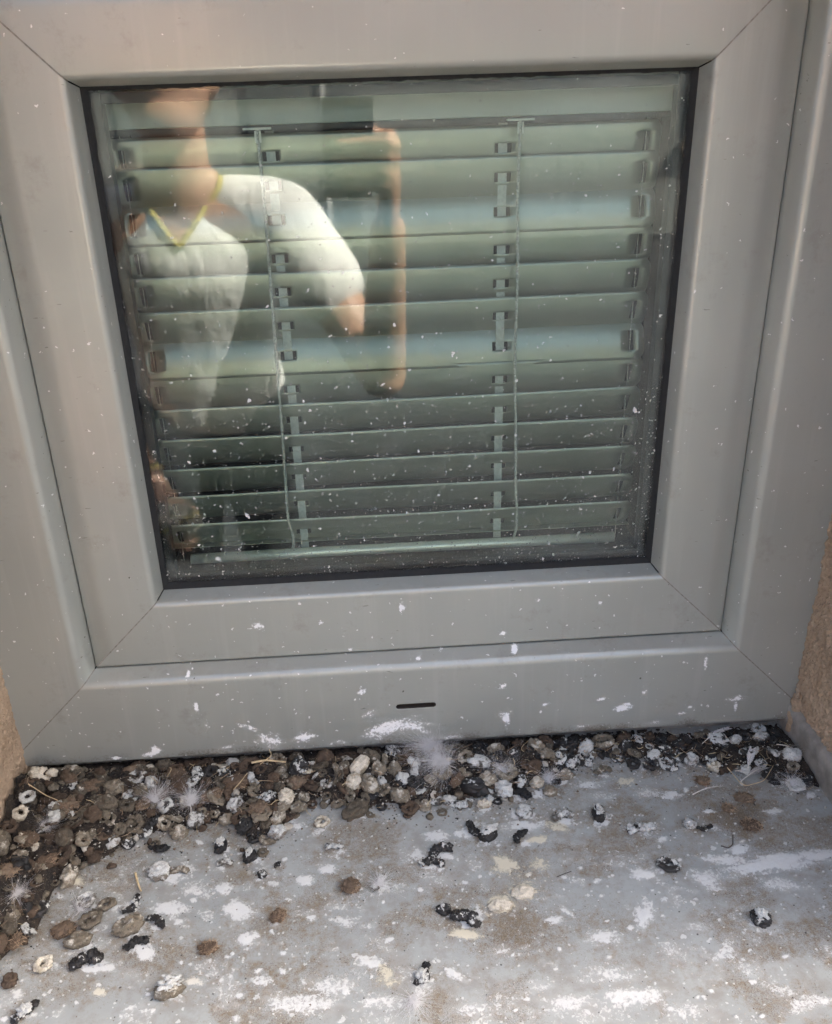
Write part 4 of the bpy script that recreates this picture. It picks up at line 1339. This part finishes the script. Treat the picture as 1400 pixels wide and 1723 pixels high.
# --- brown fibrous clods ---------------------------------------------------------------------------------------------
CLODS = [(590, 1490, 13, 12, 9, 0, 'rusty brown fibrous clod alone in mid sill'), (468, 1538, 11, 10, 5, .5, 'flat brown fibrous clod left of the rusty one'), (350, 1592, 13, 10, 5, 0, 'flat loose brown clod at lower left'),
         (222, 1308, 20, 10, 10, .1, 'long rust brown clod on the heap under the left frame'), (58, 1440, 13, 14, 12, 0, 'round rust brown clod against the tan reveal'), (552, 1288, 17, 9, 9, -.1, 'stone shaped light brown clod under the frame'),
         (107, 1563, 17, 12, 8, .4, 'dark brown clod beside the small left cluster'), (120, 1385, 20, 14, 10, .2, 'fuzzy tan clod in the left corner heap'), (400, 1330, 24, 16, 10, .1, 'large crumbly brown clod in the heap left of centre'),
         (440, 1375, 18, 15, 9, -.5, 'brown fibrous clod spilling forward from the heap'), (690, 1285, 12, 9, 10, 0, 'dark reddish clod under the fluffy feather'), (1252, 1340, 15, 11, 5, -.2, 'brown fibrous clod at right below the feathers'),
         (1264, 1385, 16, 13, 3.5, 0, 'flat reddish brown clod at far right'), (1225, 1357, 9, 7, 4, 0, 'small tan clod left of the reddish clods'), (1182, 1311, 12, 9, 5, 0, 'greyish brown clod right of the black rings'), (25, 1590, 14, 12, 4, 0, 'loose brown tuft at the left edge'), (25, 1500, 14, 12, 9, 0, 'brown crumbly clod low in the left corner'),
         (165, 1345, 18, 13, 9, .3, 'matted brown clod left of the twin down tufts'), (300, 1318, 22, 12, 9, -.1, 'long matted brown clod behind the twin down tufts'), (360, 1352, 16, 12, 9, .4, 'crumbly brown clod just right of the twin down tufts'),
         (500, 1330, 16, 12, 8, .2, 'matted tan clod under the white splashes'), (600, 1325, 16, 11, 8, 0, 'grey brown matted clod left of the fluffy feather'), (85, 1475, 16, 12, 8, .5, 'dark matted clod at the front of the left corner heap'),
         (800, 1290, 16, 11, 8, .1, 'dark matted clod right of the fluffy feather'), (245, 1370, 14, 10, 7, .2, 'small rust clod at the front of the left heap')]
for i, (u, v, rx, ry, rz, a, lab) in enumerate(CLODS):
    p = on_sill(u, v + 4)
    k = 1 / 2.15 / 1000
    me = bead_mesh('clod', rx * .5 / 1000, ry * .5 / 1000, rz * .5 / 1000, 200 + i, .3, 0, .38, 4)
    me.materials.append(M['clod'])
    z = sill_z(p[1]) + max(0, float(heap_h(p[0], p[1]))) * 0.9
    o = bpy.data.objects.new('brown_clod', me)
    o.location = (p[0], p[1], z)
    o.rotation_euler = (0, 0, a)
    COL.objects.link(o)
    tag(o, lab, 'clod', 'brown clods')
    fb_ = Bag()
    r2 = random.Random(i)
    nf = 260
    for q in range(nf):
        th, ph = r2.uniform(0, 6.28), r2.uniform(0.0, 1.0)
        rad = r2.uniform(.35, 1.08)
        s = np.array((math.cos(th) * rx * .5 * rad, math.sin(th) * ry * .5 * rad, rz * .5 * (0.2 + 1.1 * ph * (1.1 - .6 * rad)))) / 1000
        L = r2.uniform(.0015, .0045)
        d = np.array((r2.gauss(0, 1), r2.gauss(0, 1), r2.uniform(-.3, .6)))
        d /= np.linalg.norm(d)
        b = np.array((r2.gauss(0, 1), r2.gauss(0, 1), r2.gauss(0, .5))) * .3
        pts = [s + (d * t + b * t * t) * L for t in (0, .35, .7, 1.0)]
        fb_.add(*tube(pts, [.00022, .0002, .00016, .00008], 3, False))
    ft = fb_.obj('fibres', M['fibre'], o)
    ft['kind'] = 'stuff'

# --- feathers and down -----------------------------------------------------------------------------------------------


def down_tuft(u, v, L, head, lab, nb=170, mat='down', lift=.5, quill=True, spread=1.0):
    p = on_sill(u, v + 4)
    z = sill_z(p[1]) + max(0, float(heap_h(p[0], p[1]))) + 0.0022
    root = empty('down_feather', (p[0], p[1], z))
    tag(root, lab, 'feather', 'feathers caught in the droppings')
    r2 = random.Random(int(u * 7 + v))
    hd = np.array((math.cos(head), math.sin(head), lift))
    hd /= np.linalg.norm(hd)
    side = np.cross(hd, (0, 0, 1.0))
    side /= np.linalg.norm(side)
    up_ = np.cross(side, hd)
    bg_ = Bag()
    for k in range(nb * 6):
        t = r2.uniform(0, 1) ** 0.8
        s = hd * L * 0.45 * t
        a = r2.uniform(-1, 1) * 1.5 * spread
        ln = L * r2.uniform(.35, 1.0) * (1 - .35 * t)
        d = hd * math.cos(a) + side * math.sin(a) + up_ * r2.gauss(0.12, .4)
        d /= np.linalg.norm(d)
        b = np.array((r2.gauss(0, .95), r2.gauss(0, .95), r2.gauss(-.25, .6)))
        pts = np.array([s + (d * q + b * q * q) * ln for q in (0, .25, .5, .75, 1.0)])
        w = .00006
        n_ = np.cross(d, (r2.gauss(0, 1), r2.gauss(0, 1), r2.gauss(0, 1)))
        n_ /= np.linalg.norm(n_) + 1e-9
        V = []
        for j, q in enumerate(pts):
            ww = w * (1 - .15 * j)
            V += [q - n_ * ww, q + n_ * ww]
        bg_.add(V, [(2 * j, 2 * j + 1, 2 * j + 3, 2 * j + 2) for j in range(4)])
        # barbules
        for q in range(4):
            t0 = r2.uniform(.2, .95)
            c0 = s + (d * t0 + b * t0 * t0) * ln
            dd_ = np.array((r2.gauss(0, 1), r2.gauss(0, 1), r2.gauss(0, 1)))
            dd_ = dd_ / np.linalg.norm(dd_) + d * .8
            c1 = c0 + dd_ * ln * .16
            e_ = n_ * w * .6
            bg_.add([c0 - e_, c0 + e_, c1], [(0, 1, 2)])
    b_ = bg_.obj('barbs', M[mat], root)
    if quill:
        v_, f_ = tube([-hd * L * .22, hd * 0, hd * L * .4], [.0004, .00035, .0001], 6)
        mesh_obj('quill', v_, f_, M['quill'], root, True)
    return root


down_tuft(262, 1372, .017, 1.5, 'fluffy white down tuft on the left heap, left of its twin', 190, lift=.45, spread=.75)
down_tuft(324, 1370, .016, 1.7, 'fluffy white down tuft on the left heap, right of its twin', 170, lift=.45, spread=.75)
down_tuft(735, 1275, .024, 2.4, 'large fluffy white down feather below the drain slot', 300, lift=.6)
down_tuft(758, 1305, .024, 2.9, 'grey white down feather lying against the large fluffy one', 240, lift=.4, mat='down')
down_tuft(850, 1318, .017, 2.1, 'bluish white down tuft right of the large fluffy feather', 150, lift=.6)
down_tuft(926, 1318, .013, 1.7, 'small wisp of white down at the right end of the dense heap', 90, lift=.9)
down_tuft(75, 1420, .014, .6, 'thin white wisp of down on the rust clod in the left corner', 70, lift=.5)
down_tuft(638, 1494, .010, 1.5, 'tiny white wisp of down standing beside the rusty clod', 60, lift=1.2)
down_tuft(132, 1535, .010, 1.0, 'white wisp of down stuck to the small left cluster', 50, lift=.5)
down_tuft(1330, 1325, .013, 1.0, 'ruffled white down on the pale ball at the sill end', 80, lift=.6)
down_tuft(690, 1675, .014, -1.0, 'faint flattened white down near the bottom middle', 60, lift=.05)
down_tuft(30, 1535, .012, 0.4, 'white wisp of down low in the left corner', 60, lift=.5)


def stiff_feather(u0, v0, u1, v1, wmm, lab, mat='down', z0=.002, z1=.006, nb=44, gap=.3):
    p0, p1 = on_sill(u0, v0), on_sill(u1, v1)
    b0 = sill_z(p0[1]) + max(0, float(heap_h(p0[0], p0[1]))) + z0
    b1 = sill_z(p1[1]) + max(0, float(heap_h(p1[0], p1[1]))) + z1
    root = empty('flight_feather', (p0[0], p0[1], b0))
    tag(root, lab, 'feather', 'feathers caught in the droppings')
    A = np.zeros(3)
    Bv = np.array((p1[0] - p0[0], p1[1] - p0[1], b1 - b0))
    L = np.linalg.norm(Bv)
    d = Bv / L
    s = np.cross(d, (0, 0, 1.0))
    s /= np.linalg.norm(s)
    n_ = np.cross(s, d)
    ax = lambda t: Bv * t + n_ * L * .10 * math.sin(t * 3.1)
    v_, f_ = tube([ax(t) for t in np.linspace(0, 1, 12)], np.linspace(.0005, .0001, 12), 6)
    mesh_obj('quill', v_, f_, M['quill'], root, True)
    r2 = random.Random(int(u0 + v0 * 3))
    bg_ = Bag()
    for sd in (-1, 1):
        for k in range(nb):
            t = .25 + .75 * k / nb
            if r2.random() < gap * .4: continue
            w = wmm / 1000 * math.sin(min(1, (t - .2) / .35) * 1.57) * (1 - .55 * max(0, t - .5)) * r2.uniform(.85, 1.05)
            c0 = ax(t)
            c1 = c0 + (s * sd * .75 + d * .75) * w + n_ * r2.gauss(.1, .12) * w
            c2 = c0 + (s * sd * .98 + d * 1.25) * w * 1.0 + n_ * r2.gauss(.0, .2) * w
            e_ = d * L * .0085
            bg_.add([c0 - e_, c0 + e_, c1 + e_, c1 - e_, c2], [(0, 1, 2, 3), (3, 2, 4)])
    bg_.obj('vane', M[mat], root)
    return root


stiff_feather(1178, 1260, 1226, 1236, 2.8, 'stiff white feather lying across the heap in the right corner')
stiff_feather(1256, 1304, 1264, 1274, 3.8, 'pointed bluish white feather standing in the right corner', nb=70, gap=.15)
stiff_feather(1305, 1262, 1345, 1282, 7.0, 'grey white feather spread against the sill end', 'down_grey', gap=1.1, nb=26)
stiff_feather(1165, 1340, 1215, 1332, 2.2, 'long pale feather quill lying at right', 'down_grey', gap=1.6)
stiff_feather(1246, 1318, 1286, 1302, 3.6, 'ruffled grey feather below the pointed one', 'down_grey', gap=.4, nb=60)
stiff_feather(1236, 1300, 1258, 1312, 2.6, 'short broken feather left of the pointed one', gap=.8, nb=20)
stiff_feather(640, 1250, 662, 1262, 2.2, 'small brown feather scrap poking out from under the frame', 'down_grey', gap=.8, nb=18)


def strand(name, pts, r_, mat, lab, cat, zoff=.0012):
    P_ = []
    for u, v, up_ in pts:
        q = on_sill(u, v)
        P_.append((q[0], q[1], sill_z(q[1]) + max(0, float(heap_h(q[0], q[1]))) + zoff + up_))
    P_ = np.array(P_)
    k = np.arange(len(P_))
    t = np.linspace(0, len(P_) - 1, 28)
    C_ = np.stack([np.interp(t, k, P_[:, c]) for c in range(3)], 1)
    ker = np.ones(5) / 5
    for c in range(3): C_[:, c] = np.convolve(np.pad(C_[:, c], 2, 'edge'), ker, 'valid')
    o0 = C_[0].copy()
    v_, f_ = tube(C_ - o0, r_ * np.linspace(1, .6, 28), 6)
    o = mesh_obj(name, v_, f_, mat, None, True)
    o.location = o0
    tag(o, lab, cat)
    return o


strand('straw', [(425, 1305, .004), (450, 1302, .006), (485, 1303, .005)], .0011, M['straw'], 'pale straw lying across the heap under the frame', 'straw')
strand('straw', [(440, 1310, .004), (460, 1296, .009), (455, 1282, .012)], .0005, M['straw'], 'thin curved straw standing up from the pale one', 'straw')
strand('straw', [(228, 1470, 0), (233, 1490, .001), (238, 1502, 0)], .0010, M['straw'], 'short pale straw left of the large white dropping', 'straw')
strand('straw', [(395, 1350, .004), (410, 1340, .006), (420, 1325, .006)], .0005, M['straw'], 'thin straw sticking out of the crumbly brown clod', 'straw')
strand('straw', [(60, 1370, .010), (90, 1385, .009), (110, 1392, .006)], .0005, M['straw'], 'thin straw across the fuzzy clod in the left corner', 'straw')
strand('straw', [(42, 1292, .014), (38, 1312, .012), (33, 1330, .008)], .0006, M['straw'], 'pale stalk leaning on the left reveal beside the frame', 'straw')
strand('hair_strand', [(1212, 1424, 0), (1225, 1428, 0), (1233, 1422, 0), (1233, 1405, 0)], .0006, M['hair'], 'dark hooked strand lying on the sill at right', 'strand', .0006)
strand('hair_strand', [(936, 1477, 0), (950, 1471, 0), (962, 1467, 0)], .0004, M['hair'], 'fine dark strand right of the greenish stain', 'strand', .0006)
strand('twig', [(1220, 1300, .006), (1250, 1330, .003), (1285, 1322, .004), (1300, 1300, .006)], .0004, M['straw'], 'bent pale stalk under the ruffled grey feather', 'twig')

# ================================================================== PERSON (mirrored in the glass) AND PHONE
M['skin'] = simple('skin', (0.52, 0.30, 0.20), 0.5, scale=30, var=0.10, bump=0.1, bscale=300)
nt = NT('white_cotton')
co = nt.coord()
mp = nt.n('ShaderNodeMapping', {'Vector': co, 'Scale': (30, 30, 7), 'Rotation': (0, 0.35, 0)})
M['shirt'] = nt.B(Base_Color=(0.76, 0.76, 0.75), Roughness=0.9, Normal=nt.bump(nt.noise(mp.outputs[0], 1.0, 4.0, 0.6, 0.5), 0.8, 0.012))
M['trim'] = simple('yellow_trim', (0.52, 0.44, 0.10), 0.8, scale=60, var=0.1)
M['trousers'] = simple('dark_trousers', (0.035, 0.04, 0.045), 0.9, scale=40)
M['hair_p'] = simple('dark_brown_hair', (0.03, 0.02, 0.013), 0.6, scale=120, bump=0.8, bscale=400)
M['shoe'] = simple('dark_shoe', (0.03, 0.03, 0.03), 0.6, scale=30)
M['phone'] = simple('black_phone', (0.012, 0.012, 0.014), 0.25, scale=30)
M['glove'] = simple('white_rag', (0.42, 0.41, 0.37), 0.9, scale=50)
person = empty('person', (-0.33, -1.02, GROUND))
tag(person, 'person in a white t-shirt with yellow collar holding a phone, mirrored in the glass', 'person')
PO = np.array((-0.33, -1.02, GROUND))


def capsule(p0, p1, r0, r1, n=18, fx=1.0, ref=(0, 1, 0)):
    """tapered capsule; fx flattens along ref"""
    p0, p1 = np.asarray(p0, float), np.asarray(p1, float)
    d = p1 - p0
    L = np.linalg.norm(d)
    d = d / L
    rf = np.asarray(ref, float)
    s = np.cross(d, rf)
    if np.linalg.norm(s) < 1e-3: s = np.cross(d, (1, 0, 0))
    s /= np.linalg.norm(s)
    t = np.cross(s, d)
    rings = []
    for a in np.linspace(-np.pi / 2, 0, 6)[1:]: rings.append((p0 + d * r0 * math.sin(a), r0 * math.cos(a)))
    for a in np.linspace(0, np.pi / 2, 6)[:-1]: rings.append((p1 + d * r1 * math.sin(a), r1 * math.cos(a)))
    V, F = [], []
    for c, r in rings:
        for q in np.linspace(0, 2 * np.pi, n, endpoint=False):
            V.append(c + r * (math.cos(q) * s + math.sin(q) * fx * t))
    m_ = len(rings)
    for i in range(m_ - 1):
        for j in range(n):
            F.append((i * n + j, i * n + (j + 1) % n, (i + 1) * n + (j + 1) % n, (i + 1) * n + j))
    F.append(tuple(range(n))[::-1])
    F.append(tuple((m_ - 1) * n + j for j in range(n)))
    return V, F


def ellipsoid(c, r, rot=None):
    bm_ = bmesh.new()
    bmesh.ops.create_icosphere(bm_, subdivisions=3, radius=1)
    V = [np.array(v.co) * r for v in bm_.verts]
    F = [tuple(v.index for v in f.verts) for f in bm_.faces]
    bm_.free()
    if rot is not None: V = [np.array(rot @ Vector(v)) for v in V]
    return [v + np.asarray(c) for v in V], F


def fused(name, bag, mat, parent, voxel, it=6):
    bag.v = [tuple(np.asarray(v) - PO) for v in bag.v]
    o = bag.obj(name, mat, parent, True)
    md = o.modifiers.new('fuse', 'REMESH')
    md.mode = 'VOXEL'
    md.voxel_size = voxel
    md.use_smooth_shade = True
    sm = o.modifiers.new('smooth', 'SMOOTH')
    sm.factor = 0.5
    sm.iterations = it
    return o


# joints
neck = np.array((-.335, -.955, .265)); chest = np.array((-.335, -.985, .11)); belly = np.array((-.335, -1.03, -.06)); pelvis = np.array((-.335, -1.05, -.19))
shR, elR, wrR = np.array((-.160, -.955, .195)), np.array((.005, -.850, -.075)), np.array((.020, -.715, .195))
shL, elL, wrL = np.array((-.515, -.965, .185)), np.array((-.560, -.960, -.105)), np.array((-.440, -.845, -.265))
head_c = np.array((-.330, -.900, .435))
b = Bag()
b.add(*capsule(pelvis, belly, .135, .125, fx=.72)); b.add(*capsule(belly, chest, .125, .135, fx=.72)); b.add(*capsule(chest, neck - (0, 0, .04), .135, .085, fx=.66))
b.add(*capsule(shL, shR, .062, .062)); b.add(*capsule(neck - (0, 0, .05), head_c - (0, .015, .06), .056, .054))
b.add(*ellipsoid(head_c, (.077, .098, .115))); b.add(*ellipsoid(head_c + (0, .035, -.062), (.056, .058, .052)))
b.add(*capsule(head_c + (0, .090, .012), head_c + (0, .112, -.022), .010, .014))                       # nose
b.add(*capsule(head_c + (-.022, .078, -.058), head_c + (.022, .078, -.058), .009, .009))               # lips
for sx_ in (-1, 1):
    b.add(*ellipsoid(head_c + (sx_ * .078, -.008, -.01), (.012, .022, .032)))                          # ears
    b.add(*capsule(head_c + (sx_ * .020, .088, .026), head_c + (sx_ * .048, .076, .026), .009, .008))  # brows
b.add(*capsule(shR, elR, .053, .043)); b.add(*capsule(elR, wrR, .043, .028, fx=.85))
b.add(*capsule(shL, elL, .053, .043)); b.add(*capsule(elL, wrL, .043, .028, fx=.85))
for sx_ in (-1, 1):
    hip = pelvis + (sx_ * .085, 0, -.02)
    kn = np.array((-.335 + sx_ * .11, -1.02, -.62)); an = np.array((-.335 + sx_ * .12, -1.08, GROUND + .09))
    b.add(*capsule(hip, kn, .088, .058)); b.add(*capsule(kn, an, .058, .040)); b.add(*capsule(an, an + (0, .14, -.055), .038, .034))
# right hand gripping the phone from its right edge: palm beside the phone, fingers across its back, thumb over the screen
ph_c = CAM - UP * 0.060 - FWD * 0.0075
edge_r = ph_c + RIGHT * 0.0375
palm = edge_r + RIGHT * 0.022 - UP * 0.022 - FWD * 0.004
b.add(*capsule(wrR, palm - UP * 0.018, .028, .031, fx=.62, ref=RIGHT)); b.add(*capsule(palm - UP * 0.022, palm + UP * 0.026, .027, .024, fx=.6, ref=RIGHT))
for k, (du, ln) in enumerate(((.034, .058), (.012, .064), (-.010, .060), (-.031, .048))):
    k0 = palm + UP * du * .95 + RIGHT * .008 + FWD * .010
    k1 = edge_r + UP * (du - .012) + RIGHT * .012 + FWD * .024
    k2 = edge_r + UP * (du - .016) - RIGHT * (ln - .030) + FWD * .0155
    k3 = edge_r + UP * (du - .018) - RIGHT * (ln - .006) + FWD * .0125
    b.add(*capsule(k0, k1, .0098, .0092, 12)); b.add(*capsule(k1, k2, .0092, .0082, 12)); b.add(*capsule(k2, k3, .0082, .0070, 12))
t0 = palm - UP * .012 - FWD * .008
b.add(*capsule(t0, edge_r + RIGHT * .012 + UP * .012 - FWD * .018, .0130, .0105, 12)); b.add(*capsule(edge_r + RIGHT * .012 + UP * .012 - FWD * .018, edge_r - RIGHT * .012 + UP * .024 - FWD * .0155, .0102, .0085, 12))
# left hand, relaxed at the hem
hd_ = (wrL - elL) / np.linalg.norm(wrL - elL)
pl = wrL + hd_ * .05
b.add(*capsule(wrL, pl, .027, .032, fx=.55))
lat = np.cross(hd_, (0, 0, 1.0)); lat /= np.linalg.norm(lat)
for k, ln in enumerate((.050, .058, .056, .044)):
    r0 = pl + hd_ * .022 + lat * (.024 - .016 * k)
    r1 = r0 + hd_ * ln * .5 + np.array((0, 0, -.010)); r2_ = r1 + hd_ * ln * .35 + np.array((0, -.006, -.020))
    b.add(*capsule(r0, r1, .0088, .0082, 12)); b.add(*capsule(r1, r2_, .0082, .0070, 12))
b.add(*capsule(pl + lat * .022, pl + lat * .046 + hd_ * .030, .0115, .009, 12))
fused('body', b, M['skin'], person, 0.0042, 5)

# shirt: torso and short sleeves over the body
b = Bag()
b.add(*capsule(pelvis + (0, 0, .02), belly, .150, .140, fx=.76)); b.add(*capsule(belly, chest, .140, .150, fx=.76)); b.add(*capsule(chest, neck - (0, 0.02, .110), .150, .100, fx=.72))
b.add(*capsule(shL + (0.02, 0, .004), shL + (.10, 0, .018), .066, .058)); b.add(*capsule(shR + (-.085, 0, .020), shR + (-.02, 0, .004), .056, .066))
for s_, e_ in ((shR, elR), (shL, elL)):
    b.add(*capsule(s_, s_ + (e_ - s_) * .42, .066, .072))
sh_ = fused('t_shirt', b, M['shirt'], person, 0.006, 8)
dm = sh_.modifiers.new('folds', 'DISPLACE')
tx = bpy.data.textures.new('cloth_folds', 'CLOUDS')
tx.noise_scale = 0.11
dm.texture = tx
dm.strength = 0.012
dm.mid_level = 0.5
# V neck cut out of the cloth, its edge bound in yellow
from mathutils.bvhtree import BVHTree
bpy.context.view_layer.update()
dg = bpy.context.evaluated_depsgraph_get()
me = bpy.data.meshes.new_from_object(sh_.evaluated_get(dg))
sh_.modifiers.clear()
sh_.data = me
nk = neck - PO
zv = nk[2] - 0.105


def half_w(z):
    return max(0.0, min(0.074, (z - zv) * 0.80))


bm = bmesh.new()
bm.from_mesh(me)
tree = BVHTree.FromBMesh(bm)
trim_pts = []
for sd in (-1, 1):
    row = []
    for z in np.linspace(zv, nk[2] + 0.005, 22):
        x = nk[0] + sd * half_w(z)
        hit_ = tree.ray_cast(Vector((x, nk[1] + 0.5, z)), Vector((0, -1, 0)))
        if hit_[0] is not None: row.append(np.array(hit_[0]) + (0, 0.002, 0))
    trim_pts.append(row)
bmesh.ops.delete(bm, geom=[v for v in bm.verts if v.co.z > zv and abs(v.co.x - nk[0]) < half_w(v.co.z)], context='VERTS')
bm.to_mesh(me)
bm.free()
me.polygons.foreach_set('use_smooth', [True] * len(me.polygons))
loop = trim_pts[0][::-1] + trim_pts[1][1:]
a0, a1 = loop[0], loop[-1]
back = [a1 + (a0 - a1) * t + np.array((0, -0.085, 0.020)) * math.sin(math.pi * t) for t in np.linspace(0, 1, 12)[1:-1]]
v_, f_ = tube(np.array(loop + back + [loop[0]]), 0.0052, 8, False)
mesh_obj('collar', v_, f_, M['trim'], person, True)
b = Bag()
for s_ in (-1, 1):
    hip = pelvis + (s_ * .085, 0, -.02)
    kn = np.array((-.335 + s_ * .11, -1.02, -.62)); an = np.array((-.335 + s_ * .12, -1.08, GROUND + .10))
    b.add(*capsule(hip, kn, .100, .072)); b.add(*capsule(kn, an, .072, .060))
b.add(*capsule(pelvis - (0, 0, .02), pelvis + (0, 0, .03), .142, .138, fx=.76))
fused('trousers', b, M['trousers'], person, 0.008, 6)
b = Bag()
b.add(*ellipsoid(head_c + (0, -.018, .026), (.083, .096, .104)))
b.add(*ellipsoid(head_c + (0, -.060, -.03), (.070, .050, .070)))
fused('hair', b, M['hair_p'], person, 0.006, 3)
for s_ in (-1, 1):
    an = np.array((-.335 + s_ * .12, -1.08, GROUND + .05))
    b = Bag()
    b.add(*capsule(an + (0, -.04, 0), an + (0, .15, -.008), .046, .040))
    fused('shoe', b, M['shoe'], person, 0.008, 4)
    ey = ellipsoid(head_c + (s_ * .033, .080, .010), (.013, .012, .009))
    mesh_obj('eye', [np.asarray(q) - PO for q in ey[0]], ey[1], M['shirt'], person, True)
v_, f_ = tube(np.array([wrL - hd_ * .02 + 0.031 * (math.cos(a) * lat + math.sin(a) * np.cross(lat, hd_)) for a in np.linspace(0, 6.28, 24)]) - PO, .007, 6, False)
mesh_obj('wristband', v_, f_, M['trim'], person, True)

# phone: just behind the lens that took the photograph
ph = empty('phone', tuple(ph_c))
tag(ph, 'black phone held up in the right hand, mirrored in the glass', 'phone')
mx = Matrix(((RIGHT[0], UP[0], -FWD[0]), (RIGHT[1], UP[1], -FWD[1]), (RIGHT[2], UP[2], -FWD[2]))).to_4x4()
ph.matrix_world = Matrix.Translation(tuple(ph_c)) @ mx
bo = box_obj('case', (-0.0360, 0.0360, -0.0740, 0.0740, -0.0040, 0.0040), M['phone'], ph, 0.0035)
box_obj('camera_bump', (-0.0330, -0.0080, 0.0400, 0.0690, -0.0052, -0.0041), M['phone'], ph, 0.0006)

# crumpled white rag with yellow hem in the left hand
rg = bmesh.new()
bmesh.ops.create_icosphere(rg, subdivisions=5, radius=1)
for v in rg.verts:
    c = v.co.copy()
    d = 1 + 0.28 * mnoise.fractal(c * 1.3, 0.5, 2.0, 4)
    v.co = (c.x * d * 0.050, c.y * d * 0.030, c.z * d * 0.032)
for f in rg.faces: f.smooth = True
me = bpy.data.meshes.new('rag')
rg.to_mesh(me)
rg.free()
me.materials.append(M['glove'])
rag = bpy.data.objects.new('cleaning_cloth', me)
rag.location = tuple(pl + hd_ * 0.035)
COL.objects.link(rag)
tag(rag, 'crumpled white cloth with yellow hem, mirrored at the lower left of the glass', 'cloth')
hem = [(0.052 * math.cos(a) - 0.004, 0.024 * math.sin(a) + 0.008, 0.014 * math.sin(2 * a + 0.6) + 0.006) for a in np.linspace(0, 6.28, 40)]
v_, f_ = tube(hem, 0.003, 8, False)
mesh_obj('hem', v_, f_, M['trim'], rag, True)
